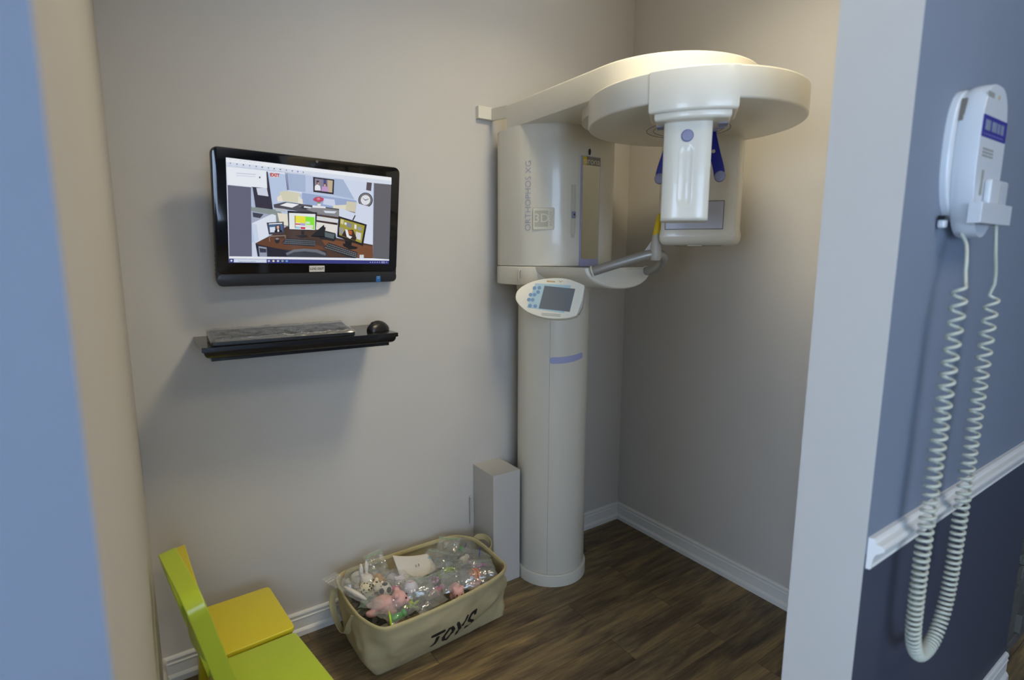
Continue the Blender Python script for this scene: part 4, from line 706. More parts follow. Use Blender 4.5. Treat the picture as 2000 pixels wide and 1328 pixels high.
# ================================================================= KIDS' CHAIRS
def kid_chair(name, label, far_b, far_f, near_f, near_b, sz, top_z, rec, m, slat_z):
    """seat corners in plan, seat height, back height, backward lean of the back at the top"""
    fb, ff, nf, nb_ = [Vector((*p, 0)) for p in (far_b, far_f, near_f, near_b)]
    cen = (fb+ff+nf+nb_)/4; t = thing(name, label, 'chair', (cen.x, cen.y, 0), "painted children's chairs by the wall")
    # seat: rounded quad
    cor = [nb_, nf, ff, fb]; pts = []
    for i, p in enumerate(cor):
        a, b = cor[i-1], cor[(i+1) % 4]; r = 0.016
        p0 = p+(a-p).normalized()*r; p1 = p+(b-p).normalized()*r
        for k in range(6):
            s = k/5; q = p0*(1-s)**2+p*2*s*(1-s)+p1*s*s; pts.append((q.x, q.y))
    bm = NB(); slab(bm, pts, sz-0.016, sz, r=0.003, rb=0.003); obj('seat', bm, m, t)
    sx = (ff-fb).normalized(); sy = (nb_-fb).normalized()
    # arched back: far post, top rail, near post in one bent board
    A = fb+sx*0.012; B = nb_+sx*0.012
    def back(s, z):       # s 0 far .. 1 near
        p = A.lerp(B, s); k = (z-sz)/(top_z-sz); return p-sx*(rec*k)+Vector((0, 0, z))
    W2 = 0.021; prof_pts = []
    L = (B-A).length; rr = 0.035/L
    path = [(0.0+W2/L*0.4, sz-0.02), (W2/L*0.4, sz+0.08), (W2/L*0.4, top_z-0.05)]
    for k in range(7): a = PI/2*k/6; path.append((W2/L*0.4+rr*(1-math.cos(a)), top_z-0.035*(1-math.sin(a))-0.008))
    for k in range(1, 8): path.append((W2/L*0.4+rr+(1-2*rr-2*W2/L*0.4)*k/8, top_z-0.008))
    for k in range(7): a = PI/2*(1-k/6); path.append((1-W2/L*0.4-rr*(1-math.cos(a)), top_z-0.035*(1-math.sin(a))-0.008))
    path += [(1-W2/L*0.4, top_z-0.05), (1-W2/L*0.4, sz+0.08), (1-W2/L*0.4, sz-0.02)]
    P3 = [back(s, z) for s, z in path]; rings = []
    nrm = (sx+Vector((0, 0, rec/(top_z-sz)))).normalized()
    for i, p in enumerate(P3):
        tn = (P3[min(i+1, len(P3)-1)]-P3[max(i-1, 0)]).normalized(); sd = tn.cross(nrm).normalized()
        rings.append([p+nrm*0.018+sd*0.008, p+nrm*0.018-sd*0.008, p-nrm*0.020-sd*0.008, p-nrm*0.020+sd*0.008])
    bm = NB(); loft(bm, rings); obj('back_frame', bm, m, t, bevel=0.002, angle=50)
    for z in slat_z:
        bm = NB(); n = 12; rings = []
        for i in range(n+1):
            s = 0.06+0.88*i/n; q = back(s, z); bow = -0.018*math.sin(PI*i/n)
            rings.append([q+sx*(bow+0.005)+Vector((0, 0, -0.028)), q+sx*(bow+0.005)+Vector((0, 0, 0.028)), q+sx*(bow-0.005)+Vector((0, 0, 0.028)), q+sx*(bow-0.005)+Vector((0, 0, -0.028))])
        loft(bm, rings); obj('back_slat', bm, m, t, bevel=0.002)
    for k, (p, dx, dy) in enumerate(((fb, -0.02, 0.0), (ff, 0.012, 0.0), (nf, 0.012, 0.0), (nb_, -0.02, 0.0))):
        ins = (cen-p); ins.z = 0; q = p+ins.normalized()*0.034
        bt = q+sx*dx
        bt.x = max(bt.x, XL+0.045)
        bm = NB(); rings = []
        for z, w_ in ((0.0, 0.0125), (sz-0.015, 0.0155)):
            c_ = bt.lerp(q, z/sz); rings.append([c_+sx*a*w_+sy*b*w_*1.2+Vector((0, 0, z)) for a, b in ((-1, -1), (1, -1), (1, 1), (-1, 1))])
        loft(bm, rings); obj('leg', bm, m, t, bevel=0.003)
    for a, b in ((fb, ff), (nb_, nf)):
        a_ = a+(cen-a).normalized()*0.034; b_ = b+(cen-b).normalized()*0.034; bm = NB()
        loft(bm, [[q+sy*e+Vector((0, 0, z)) for e, z in ((-0.006, sz-0.05), (0.006, sz-0.05), (0.006, sz-0.016), (-0.006, sz-0.016))] for q in (a_, b_)]); obj('apron', bm, m, t, smooth=False)
    return t
kid_chair('kids_chair', "yellow painted children's chair, farther of the two, beside the toy basket", (0.060, 1.843), (0.280, 1.853), (0.304, 1.590), (0.072, 1.575), 0.300, 0.540, 0.040, M['yel'], (0.42,))
kid_chair('kids_chair', "lime green painted children's chair, nearest the camera at the bottom left", (0.070, 1.562), (0.300, 1.573), (0.345, 1.290), (0.112, 1.270), 0.297, 0.672, 0.082, M['green'], (0.50,))

# ================================================================= TOY BASKET
ZR = 0.238
rim_c = [(0.500, 1.658), (0.508, 1.60), (0.541, 1.522), (0.60, 1.505), (0.766, 1.510), (0.95, 1.537), (1.035, 1.566), (1.066, 1.60), (1.070, 1.647), (1.073, 1.76), (1.066, 1.83), (1.038, 1.872), (1.00, 1.900), (0.90, 1.908),
         (0.724, 1.906), (0.60, 1.900), (0.54, 1.893), (0.508, 1.864), (0.499, 1.80), (0.497, 1.72)]
rimp = [Vector((p[0], p[1], 0)) for p in catmull([(*p, 0) for p in rim_c], 6, closed=True)]
NR = len(rimp)
bot_c = [(0.535, 1.70), (0.548, 1.63), (0.556, 1.610), (0.575, 1.606), (0.80, 1.612), (1.02, 1.628), (1.078, 1.632), (1.080, 1.65), (1.070, 1.76), (1.066, 1.86), (1.055, 1.892), (1.03, 1.897), (0.80, 1.900), (0.58, 1.898), (0.545, 1.890), (0.532, 1.84)]
botp0 = catmull([(*p, 0) for p in bot_c], 8, closed=True)
def by_angle(pts, ang, c=Vector((0.79, 1.74, 0))):
    d = Vector((math.cos(ang), math.sin(ang), 0)); best = None
    for i in range(len(pts)):
        a, b = pts[i-1]-c, pts[i]-c
        e = b-a; den = d.x*e.y-d.y*e.x
        if abs(den) < 1e-12: continue
        t = (a.x*e.y-a.y*e.x)/den; s = (a.x*d.y-a.y*d.x)/den
        if t > 0 and -1e-6 <= s <= 1+1e-6: best = c+d*t
    return best
BC = Vector((0.79, 1.74, 0))
def basket_pt(i, t):
    r = rimp[i % NR]; a = math.atan2(r.y-BC.y, r.x-BC.x); b = by_angle(botp0, a)
    p = b.lerp(r, t); d = (p-BC); d.z = 0; d.normalize()
    side = math.sin(PI*t); front = max(0, -d.y)
    p = p+d*(0.012*side+0.022*side*front*(0.6+0.4*math.sin(a*2)))
    f = math.cos(math.radians(200)-a)
    wr = 0.010*math.sin(PI*t**0.8)*(noise.noise(Vector((p.x*9, p.y*9, t*3.0)))*1.6+noise.noise(Vector((p.x*26, p.y*26, t*8+4)))*0.7)
    wr += -0.010*math.exp(-((a-math.radians(-122))/0.16)**2)*math.exp(-((t-0.45)/0.25)**2)+0.007*math.exp(-((a-math.radians(-132))/0.1)**2)*math.exp(-((t-0.35)/0.3)**2)
    wr += -0.009*math.exp(-((a-math.radians(-30))/0.12)**2)*math.exp(-((t-0.5)/0.3)**2)
    p = p+d*wr; p.z = 0.002+(ZR-0.002)*t
    return p
def basket():
    t = thing('toy_basket', 'beige canvas basket stencilled TOYS full of bagged toys on the floor', 'basket', (0.79, 1.74, 0))
    NT = 22; bm = NB(); rings = [[basket_pt(i, j/NT) for i in range(NR)] for j in range(NT+1)]
    bm_ = NB(); loft(bm_, rings, cap0=True, cap1=False); tree = BVHTree.FromBMesh(bm_); bm_.free()
    inner = []
    for j in range(NT, 0, -1):
        ring = []
        for i in range(NR):
            p = basket_pt(i, j/NT); d = (p-BC); d.z = 0; ring.append(p-d.normalized()*0.004+Vector((0, 0, 0.0)))
        inner.append(ring)
    loft(bm, rings+inner, cap0=True, cap1=True); body = obj('canvas_body', bm, M['canvas'], t, angle=70)
    bm = NB(); P = [basket_pt(i, 1.0) for i in range(NR)]
    rg = []
    for i in range(NR):
        tn = (P[(i+1) % NR]-P[i-1]).normalized(); o_ = tn.cross(Vector((0, 0, 1)))
        rg.append([P[i]+o_*(x-0.001)+Vector((0, 0, z)) for x, z in ((0.0035, -0.011), (0.0045, -0.004), (0.0045, 0.001), (0.002, 0.004), (-0.002, 0.004), (-0.0045, 0.001), (-0.0045, -0.010))])
    vr = [[bm.verts.new(q) for q in r_] for r_ in rg]
    for i in range(NR):
        for k in range(7): bm.faces.new((vr[i][k], vr[i][(k+1) % 7], vr[(i+1) % NR][(k+1) % 7], vr[(i+1) % NR][k]))
    obj('rim_binding', bm, M['rim'], t, angle=50)
    def strap(pts, w_, wd):
        P = catmull(pts, 8); bm = NB(); rings = []
        for i, p in enumerate(P):
            tn = (P[min(i+1, len(P)-1)]-P[max(i-1, 0)]).normalized(); wdir = Vector(wd); wdir = (wdir-tn*wdir.dot(tn)).normalized(); th = tn.cross(wdir)
            rings.append([p+wdir*w_+th*0.0015, p-wdir*w_+th*0.0015, p-wdir*w_-th*0.0015, p+wdir*w_-th*0.0015])
        loft(bm, rings); return obj('handle', bm, M['rim'], t, bevel=0.0008, angle=40)
    strap([(0.499, 1.832, 0.222), (0.488, 1.840, 0.205), (0.480, 1.835, 0.165), (0.483, 1.800, 0.120), (0.488, 1.750, 0.105), (0.492, 1.715, 0.125), (0.494, 1.683, 0.175), (0.501, 1.655, 0.218)], 0.011, (-1, 0.15, 0.55))
    strap([(1.070, 1.842, 0.226), (1.090, 1.842, 0.234), (1.112, 1.822, 0.236), (1.118, 1.790, 0.228), (1.106, 1.762, 0.216), (1.076, 1.748, 0.208)], 0.012, (0.1, 0.1, 1))
    # stencil: strokes laid onto the front cloth
    bm = NB()
    x0, zb, hgt, sl = 0.738, 0.052, 0.0, 0
    K = 0.050   # letter height
    letters = [  # (x offset, strokes of (u, v) in letter units)
        (0.00, [[(-0.02, 0.93), (0.30, 0.98), (0.72, 1.0)], [(0.36, 0.74), (0.33, 0.4), (0.28, 0.02)]]),
        (0.92, [[(0.24, 0.96), (0.06, 0.72), (0.02, 0.36), (0.20, 0.06)], [(0.44, 0.94), (0.62, 0.66), (0.60, 0.30), (0.42, 0.02)]]),
        (1.82, [[(-0.02, 1.0), (0.14, 0.72), (0.30, 0.48), (0.30, 0.0)], [(0.74, 1.08), (0.50, 0.66)]]),
        (2.78, [[(0.44, 1.02), (0.18, 0.96), (0.04, 0.76), (0.20, 0.56), (0.46, 0.42), (0.56, 0.22), (0.38, 0.02)], [(0.60, 1.02), (0.58, 0.86)], [(0.08, 0.16), (0.14, 0.04)]])]
    sx_ = 0.0535
    for ox, strokes in letters:
        for st in strokes:
            def met(p): X = 0.728+(ox+p[0])*sx_; return (X, 0.052+(X-0.740)*0.03+p[1]*0.078, 0)
            c_ = catmull([met(p) for p in st], 7); n = len(c_); w_ = 0.0068; rings = []
            acc = [0.0]
            for i in range(1, n): acc.append(acc[-1]+(c_[i]-c_[i-1]).length)
            e0, e1 = (c_[0]-c_[1]).normalized(), (c_[-1]-c_[-2]).normalized()
            seq = [(c_[0]+e0*w_*math.sin(t_), -e0, w_*math.cos(t_)) for t_ in (1.45, 1.1, 0.7, 0.35)]
            seq += [(p, (c_[min(i+1, n-1)]-c_[max(i-1, 0)]).normalized(), w_) for i, p in enumerate(c_)]
            seq += [(c_[-1]+e1*w_*math.sin(t_), e1, w_*math.cos(t_)) for t_ in (0.35, 0.7, 1.1, 1.45)]
            for p, tn, k in seq:
                nn = Vector((-tn.y, tn.x, 0)); row = []
                for q in (p+nn*k, p, p-nn*k):
                    h = tree.ray_cast(Vector((q.x, 1.2, q.y)), Vector((0, 1, 0)))
                    row.append(Vector((q.x, (h[0].y if h[0] else 1.55)-0.0009, q.y)))
                rings.append(row)
            vr = [[bm.verts.new(q) for q in r_] for r_ in rings]
            for a, b in zip(vr[:-1], vr[1:]):
                for k in range(2): bm.faces.new((a[k], b[k], b[k+1], a[k+1]))
    obj('lettering', bm, M['stencil'], t, smooth=False, label='black stencil letters reading TOYS')
basket()

# ---- toys
LIFT = Vector((0, 0, 0.012))
def tm(name, h, r=0.85, **k): return mat('toy '+name, h, r, bump=k.pop('bump', 0.5), bscale=k.pop('bs', 500), **k)
TM = {'white': tm('white plush', 'd9d3ca'), 'tan': tm('tan plush', 'c49a68'), 'pink': tm('pink plush', 'd9a9a4'), 'pale': tm('pale lilac plush', 'd6d2e0'), 'orange': mat('toy orange rubber', 'f07a1c', 0.5),
      'grey': tm('grey plastic', '6c747c', 0.4, bump=0), 'teal': tm('teal plastic', '7fa9b4', 0.4, bump=0), 'lime': tm('lime plastic', 'a9cc2a', 0.4, bump=0), 'magenta': tm('magenta plastic', 'cf3a9a', 0.4, bump=0),
      'greenp': tm('green plastic', '3f9a4c', 0.4, bump=0), 'black': mat('toy black', '1d1c1e', 0.5), 'red': mat('toy red stitching', 'b8323a', 0.6), 'nose': mat('toy nose orange', 'e08a4a', 0.6), 'rose': tm('rose rubber', 'c46a7c', 0.5, bump=0),
      'spot': None, 'paper': mat('cream paper card', 'cfc8bb', 0.6), 'navy': mat('toy navy', '2a3aa0', 0.4), 'lilac': tm('lilac rubber', 'c98fb8', 0.5, bump=0)}
def spot():
    m = mat('toy leopard plush', 'd8cfb6', 0.85, var=0); nt = m.node_tree; b = nt.nodes['Principled BSDF']; tc = nt.nodes['Texture Coordinate']
    v = nt.nodes.new('ShaderNodeTexVoronoi'); v.inputs['Scale'].default_value = 95; cr = nt.nodes.new('ShaderNodeValToRGB'); cr.color_ramp.interpolation = 'CONSTANT'
    cr.color_ramp.elements[0].color = hexc('26211f'); cr.color_ramp.elements[1].position = 0.36; cr.color_ramp.elements[1].color = hexc('d8cfb6')
    nt.links.new(tc.outputs['Object'], v.inputs['Vector']); nt.links.new(v.outputs['Distance'], cr.inputs[0]); nt.links.new(cr.outputs[0], b.inputs['Base Color']); return m
TM['spot'] = spot()
def plush(name, label, c, rz, m, s=1.0, ears='round', nose=None, cat='soft toy', tiltx=0.0):
    c = Vector(c)+LIFT; Mx = Matrix.Translation(c) @ Matrix.Rotation(rz, 4, 'Z') @ Matrix.Rotation(tiltx, 4, 'X') @ Matrix.Scale(s, 4)
    t = thing(name, label, cat, c)
    bm = NB()
    def b(p, r, ry=None, rz_=None): ball(bm, Mx @ Vector(p), r*s, (ry or r)*s, (rz_ or r)*s, Mx=Mx.to_3x3().normalized().to_4x4(), u=14, v=9)
    b((0, 0, 0.0), 0.026, 0.034, 0.024); b((0, -0.042, 0.012), 0.022)
    b((0, -0.060, 0.006), 0.011, 0.012, 0.009)
    for x in (-1, 1):
        b((x*0.020, -0.020, -0.012), 0.009, 0.018, 0.009); b((x*0.018, 0.030, -0.012), 0.010, 0.018, 0.010)
        if ears == 'round': b((x*0.015, -0.036, 0.030), 0.008)
        elif ears == 'long': b((x*0.010, -0.026, 0.046), 0.0075, 0.007, 0.024)
        elif ears == 'flop': b((x*0.023, -0.038, 0.010), 0.006, 0.009, 0.016)
    o = obj('plush_body', bm, m, t, angle=180)
    r = o.modifiers.new('r', 'REMESH'); r.mode = 'VOXEL'; r.voxel_size = 0.0026*max(0.8, s); r.use_smooth_shade = True
    sm = o.modifiers.new('sm', 'SMOOTH'); sm.iterations = 4
    for x in (-1, 1):
        bm = NB(); ball(bm, Mx @ Vector((x*0.009, -0.0615, 0.018)), 0.0028*s); obj('eye', bm, TM['black'], t)
    if nose: bm = NB(); ball(bm, Mx @ Vector((0, -0.071, 0.008)), 0.005*s, 0.006*s, 0.004*s); obj('nose', bm, TM[nose], t)
    return t
def toy_ball(name, label, c, r, base, second, fn, cat='ball'):
    c = Vector(c)+LIFT; bm = NB(); bmesh.ops.create_icosphere(bm, subdivisions=5, radius=r, matrix=Matrix.Translation(Vector(c)))
    for f in bm.faces:
        d = (f.calc_center_median()-Vector(c)).normalized(); f.material_index = 1 if fn(d) else 0
    o = obj(name, bm, [base, second], loc=c, angle=180); return tag(o, label, cat)
ph = (1+5**0.5)/2
ICO = [Vector(v).normalized() for v in [(0, a, b*ph) for a in (1, -1) for b in (1, -1)]+[(a, b*ph, 0) for a in (1, -1) for b in (1, -1)]+[(b*ph, 0, a) for a in (1, -1) for b in (1, -1)]]
RX = Matrix.Rotation(0.45, 3, 'X') @ Matrix.Rotation(0.3, 3, 'Z')
V_ = Vector
plush('rabbit_toy', 'white rabbit soft toy in a clear bag, back left corner of the basket', (0.585, 1.850, 0.205), 0.3, TM['white'], 1.15, 'long', 'nose')
plush('leopard_toy', 'black spotted leopard soft toy near the left rim of the basket', (0.585, 1.775, 0.208), 0.9, TM['spot'], 0.95, 'round')
plush('dog_toy', 'tan dog soft toy between the white rabbit and the football', (0.640, 1.815, 0.200), -0.2, TM['tan'], 0.95, 'flop', 'nose')
plush('lamb_toy', 'pale lilac lamb soft toy left of the white card', (0.695, 1.790, 0.195), 0.2, TM['pale'], 0.95, 'round')
plush('pig_toy', 'pink pig soft toy at the front left of the basket', (0.605, 1.660, 0.205), 1.15, TM['pink'], 1.25, 'round')
plush('pink_bear_toy', 'small pink bear soft toy against the front rim, middle of the basket', (0.858, 1.605, 0.195), -0.3, TM['pink'], 0.95, 'round')
toy_ball('toy_football', 'small white football with black pentagons', (0.640, 1.735, 0.205), 0.026, TM['white'], TM['black'], lambda d: max((RX @ d).dot(v) for v in ICO) > 0.925)
toy_ball('toy_baseball', 'small white baseball with red stitching', (0.722, 1.700, 0.200), 0.028, TM['pale'], TM['red'], lambda d: abs((RX @ d).y-0.62*math.cos(2*math.atan2((RX @ d).z, (RX @ d).x))) < 0.045)
toy_ball('toy_basketball', 'small orange basketball with black lines, right side of the basket', (0.957, 1.640, 0.200), 0.025, TM['orange'], TM['black'], lambda d: abs(d.x) < 0.05 or abs(abs(d.x)-0.62+0.2*d.z*d.z) < 0.05 or abs(d.z) < 0.03)
def lumps(name, label, cat, c, m, specs, m2=None):
    c = Vector(c)+LIFT; bm = NB()
    for (p, r, l, ax, mi) in specs:
        q = Vector((0, 0, 1)).rotation_difference(Vector(ax).normalized()).to_matrix().to_4x4(); ball(bm, c+Vector(p), r, r, l, Mx=q, u=12, v=8, mi=mi)
    o = obj(name, bm, [m, m2 or m], loc=c, angle=60); return tag(o, label, cat)
lumps('dinosaur_toy', 'grey and teal plastic dinosaur toy beside the white card', 'toy', (0.880, 1.805, 0.195), TM['grey'], [((0, 0, 0), .017, .036, (1, .2, 0), 0), ((-.036, -.005, .016), .010, .020, (-.4, 0, 1), 0), ((-.042, -.006, .034), .009, .014, (1, 0, 0), 1), ((.040, .005, .0), .007, .028, (1, .2, -.1), 0), ((-.014, -.014, -.014), .007, .016, (0, 0, 1), 1), ((.016, -.014, -.014), .007, .016, (0, 0, 1), 1)], TM['teal'])
lumps('robot_toy', 'grey and teal plastic robot toy behind the lime green toy', 'toy', (0.915, 1.770, 0.192), TM['teal'], [((0, 0, 0), .014, .022, (0, .3, 1), 0), ((0, 0, .028), .011, .011, (0, 0, 1), 1), ((-.022, 0, .003), .006, .022, (.3, 0, 1), 1), ((.022, 0, .003), .006, .022, (-.4, 0, 1), 1), ((-.010, 0, -.026), .007, .018, (0, 0, 1), 1), ((.010, 0, -.026), .007, .018, (0, 0, 1), 1)], TM['grey'])
lumps('frog_toy', 'lime green plastic frog toy in the middle of the basket', 'toy', (0.885, 1.725, 0.192), TM['lime'], [((0, 0, 0), .020, .028, (1, 0, 0), 0), ((-.012, -.014, .018), .007, .007, (0, 0, 1), 0), ((.012, -.014, .018), .007, .007, (0, 0, 1), 0), ((-.030, .008, -.004), .007, .020, (.5, 1, 0), 0), ((.030, .008, -.004), .007, .020, (-.5, 1, 0), 0)])
lumps('star_toy', 'yellow green spiky rubber toy by the front rim', 'toy', (0.690, 1.625, 0.190), TM['lime'], [((0, 0, 0.004), .010, .010, (0, 0, 1), 0)]+[((.015*math.cos(a), .015*math.sin(a)*.8, .006*math.sin(a*2)), .0045, .018, (math.cos(a), math.sin(a), .3), 0) for a in [k*PI/3 for k in range(6)]])
lumps('magenta_toy', 'magenta plastic toy below the white card', 'toy', (0.668, 1.725, 0.206), TM['magenta'], [((0, 0, 0), .008, .020, (1, -.6, 0), 0), ((.012, -.012, .004), .007, .010, (0, 1, .5), 0), ((-.012, .008, .004), .006, .010, (0, 1, .5), 0)])
lumps('fish_toy', 'rose and lilac rubber fish toy in the front middle of the basket', 'toy', (0.790, 1.640, 0.192), TM['rose'], [((0, 0, 0), .014, .030, (1, .3, 0), 0), ((.034, .010, .004), .009, .014, (.3, 1, 0), 1), ((0, 0, .014), .004, .014, (1, .2, .4), 1)], TM['lilac'])
lumps('ring_toy', 'pink and grey plastic rings toy behind the fish toy', 'toy', (0.815, 1.700, 0.200), TM['lilac'], [((.016*math.cos(a), .016*math.sin(a), 0), .0055, .0065, (-math.sin(a), math.cos(a), 0), k % 2) for k, a in enumerate([k*PI/6 for k in range(12)])], TM['grey'])
lumps('pink_pony_toy', 'lilac pink rubber pony toy right of the orange basketball', 'toy', (1.000, 1.700, 0.195), TM['lilac'], [((0, 0, 0), .012, .024, (1, -.3, 0), 0), ((-.026, .008, .014), .008, .014, (-.5, 0, 1), 0), ((.022, -.008, .0), .005, .020, (1, -.2, -.4), 1), ((-.012, 0, -.016), .005, .014, (0, 0, 1), 0), ((.012, 0, -.016), .005, .014, (0, 0, 1), 0)], TM['magenta'])
lumps('green_block_toy', 'green plastic toy with a navy bar at the back right corner', 'toy', (1.005, 1.830, 0.195), TM['greenp'], [((0, 0, 0), .013, .016, (0, .3, 1), 0), ((.014, -.004, .010), .003, .022, (.3, 0, 1), 1)], TM['navy'])
lumps('navy_pen_toy', 'small navy pen like toy leaning upright at the right rim', 'toy', (1.040, 1.745, 0.215), TM['navy'], [((0, 0, 0), .003, .022, (.25, .1, 1), 0)])
lumps('dark_green_toy', 'dark green rubber toy in the front left corner', 'toy', (0.620, 1.580, 0.198), TM['greenp'], [((0, 0, 0), .013, .030, (1, .1, 0), 0), ((.026, .0, .006), .009, .014, (0, 1, .5), 0), ((-.02, .0, .006), .007, .012, (0, 1, .5), 0)])
lumps('lime_stick_toy', 'yellow lime rubber stick toy at the front left rim', 'toy', (0.590, 1.560, 0.212), TM['lime'], [((0, 0, 0), .004, .030, (.15, .8, .6), 0)])
for k, (x, y, m_, w_) in enumerate(((0.93, 1.60, 'pink', 'pink rubber heart toy under the orange basketball'), (0.76, 1.78, 'grey', 'grey rubber toy beneath the white card'), (0.98, 1.77, 'white', 'white rubber mouse toy left of the navy pen toy'))):
    lumps('rubber_toy', w_, 'toy', (x, y, 0.187), TM[m_], [((0, 0, 0), .018, .024, (1, .2*k, 0), 0), ((.020, .006, .008), .010, .012, (0, 1, 0), 0)])

# white card standing in the basket
bm = NB(); n = 14; gr = []
for j in range(n+1):
    row = []
    for i in range(n+1):
        u, v = i/n, j/n
        x = 0.712+0.150*u-0.02*v*(1-u); y = 1.742+0.045*v*1.0+0.05*u*0.4-0.006*math.sin(PI*u); z = 0.206+0.092*v*(1-0.45*u)+0.010*(1-u)**3*v
        x += -0.018*v*u; row.append(bm.verts.new((x, y, z)))
    gr.append(row)
for j in range(n):
    for i in range(n): bm.faces.new((gr[j][i], gr[j][i+1], gr[j+1][i+1], gr[j+1][i]))
cdo = obj('paper_card', bm, TM['paper'], angle=80); s_ = cdo.modifiers.new('t', 'SOLIDIFY'); s_.thickness = 0.0008
tag(cdo, 'curled cream white card standing among the bagged toys', 'card')
bm = NB(); Fc = frame((0.785, 1.7655, 0.2490), (1, 0.16, -0.10), (0, 0.62, 0.78))
for k in range(6): box(bm, -0.014+k*0.0015+(0.008 if k > 2 else 0), -0.0132+k*0.0015+(0.008 if k > 2 else 0), -0.005, 0.004, 0.0012, 0.0016, Fc)
pr_ = obj('print', bm, M['seam'], cdo, smooth=False)

# layer of packed clear bags filling the basket under the top ones
bm = NB(); ni = 40; random.seed(9); rings = []
for k in range(13):
    f = k/12; ring = []
    for i in range(NR):
        d_ = basket_pt(i, 0.52)-BC
        q = BC+Vector((d_.x, d_.y, 0))*(1-f)*0.95
        q.z = 0.160+0.016*noise.noise(Vector((q.x*22, q.y*22, 1)))+0.012*noise.noise(Vector((q.x*60, q.y*60, 5)))
        ring.append(q)
    rings.append(ring)
loft(bm, rings, cap0=False, cap1=True)
def pile_mat():
    m = mat('packed bag film over mixed toys', '9a9a90', 0.18, var=0, coat=0.6); nt = m.node_tree; b = nt.nodes['Principled BSDF']; tc = nt.nodes['Texture Coordinate']
    v = nt.nodes.new('ShaderNodeTexVoronoi'); v.inputs['Scale'].default_value = 26; v.feature = 'SMOOTH_F1'; v.inputs['Smoothness'].default_value = 0.3
    n = nt.nodes.new('ShaderNodeTexNoise'); n.inputs['Scale'].default_value = 10; ad = nt.nodes.new('ShaderNodeVectorMath'); ad.operation = 'MULTIPLY_ADD'; ad.inputs[1].default_value = (0.06, 0.06, 0.06)
    nt.links.new(tc.outputs['Object'], n.inputs['Vector']); nt.links.new(n.outputs['Color'], ad.inputs[0]); nt.links.new(tc.outputs['Object'], ad.inputs[2]); nt.links.new(ad.outputs[0], v.inputs['Vector'])
    cr = nt.nodes.new('ShaderNodeValToRGB'); cr.color_ramp.interpolation = 'CONSTANT'; e = cr.color_ramp.elements; e[0].color = hexc('4f5248'); e[1].position = 0.16; e[1].color = hexc('6c6f68')
    for p_, c_ in ((0.3, '5c7a58'), (0.42, '857072'), (0.55, '4d5048'), (0.68, '83827a'), (0.82, '7c6f5a')): q = e.new(p_); q.color = hexc(c_)
    sp = nt.nodes.new('ShaderNodeSeparateColor'); nt.links.new(v.outputs['Color'], sp.inputs[0]); nt.links.new(sp.outputs[0], cr.inputs[0]); nt.links.new(cr.outputs[0], b.inputs['Base Color'])
    n2 = nt.nodes.new('ShaderNodeTexNoise'); n2.inputs['Scale'].default_value = 55; n2.inputs['Detail'].default_value = 5; bp = nt.nodes.new('ShaderNodeBump'); bp.inputs['Strength'].default_value = 0.9; bp.inputs['Distance'].default_value = 0.006
    nt.links.new(tc.outputs['Object'], n2.inputs['Vector']); nt.links.new(n2.outputs['Fac'], bp.inputs['Height']); nt.links.new(bp.outputs[0], b.inputs['Normal']); return m
o = obj('packed_toys', bm, pile_mat(), angle=180); tag(o, 'packed clear bags of small toys filling the lower part of the basket', 'toys', kind='stuff')

# ---- clear zip bags with green strips
def bag(label, c, w_, l, rz, h, seed, zipcol='zip', tip=0.0, tx=0.0):
    c = Vector(c)+LIFT; Mx = Matrix.Translation(c) @ Matrix.Rotation(rz, 4, 'Z') @ Matrix.Rotation(tip, 4, 'X') @ Matrix.Rotation(tx, 4, 'Y')
    t = thing('zip_bag', label, 'plastic bag', c, 'clear zip bags in the toy basket'); n = 22
    def P(u, v, top=1):
        e = max(0, (1-(2*u-1)**4)*(1-(2*min(1, v/0.86)-1)**4)) if v < 0.86 else 0
        z = top*h*e**0.6
        q = Vector((u*2.3+seed*3.1, v*2.7, seed)); cr = noise.noise(q*1.6)*0.5+abs(noise.noise(q*3.3))*0.6-0.15
        z += (0.011*cr+0.004*noise.noise(q*9))*(1 if v < 0.86 else 0.55)
        x = (u-0.5)*w_*(1+0.06*noise.noise(Vector((v*3, seed, 2)))); y = (v-0.5)*l+0.004*noise.noise(Vector((u*4, seed, 7)))
        return Mx @ Vector((x, y, z))
    bm = NB()
    for top in (1, -0.25):
        g = [[bm.verts.new(P(i/n, j/n, top)-Vector((0, 0, 0.0006 if top < 0 else 0))) for i in range(n+1)] for j in range(n+1)]
        for j in range(n):
            for i in range(n): bm.faces.new((g[j][i], g[j][i+1], g[j+1][i+1], g[j+1][i]))
    obj('film', bm, M['film'], t, angle=40)
    bm = NB()
    for v0, v1 in ((0.865, 0.895), (0.91, 0.935)):
        a = [[bm.verts.new(P(i/n, v, 1)+Mx.to_3x3() @ Vector((0, 0, 0.0012))) for i in range(n+1)] for v in (v0, v1)]
        for i in range(n): bm.faces.new((a[0][i], a[0][i+1], a[1][i+1], a[1][i]))
    obj('zip_strip', bm, M[zipcol], t, smooth=False)
    return t
bag('clear zip bag holding the white rabbit, back left corner', (0.585, 1.835, 0.212), 0.13, 0.13, -0.5, 0.040, 1)
bag('clear zip bag with green strip standing behind the tan dog', (0.655, 1.855, 0.235), 0.08, 0.10, 0.25, 0.012, 2, tip=1.0)
bag('clear zip bag over the tan dog', (0.645, 1.800, 0.208), 0.10, 0.12, 0.3, 0.030, 3)
bag('clear zip bag over the lamb, green strip running down to the rim', (0.700, 1.752, 0.212), 0.12, 0.11, -1.45, 0.030, 4)
bag('clear zip bag over the football and pink pig', (0.620, 1.690, 0.214), 0.14, 0.14, 0.9, 0.035, 5)
bag('clear zip bag in the front left corner by the dark green toy', (0.628, 1.604, 0.204), 0.11, 0.10, 0.3, 0.020, 6)
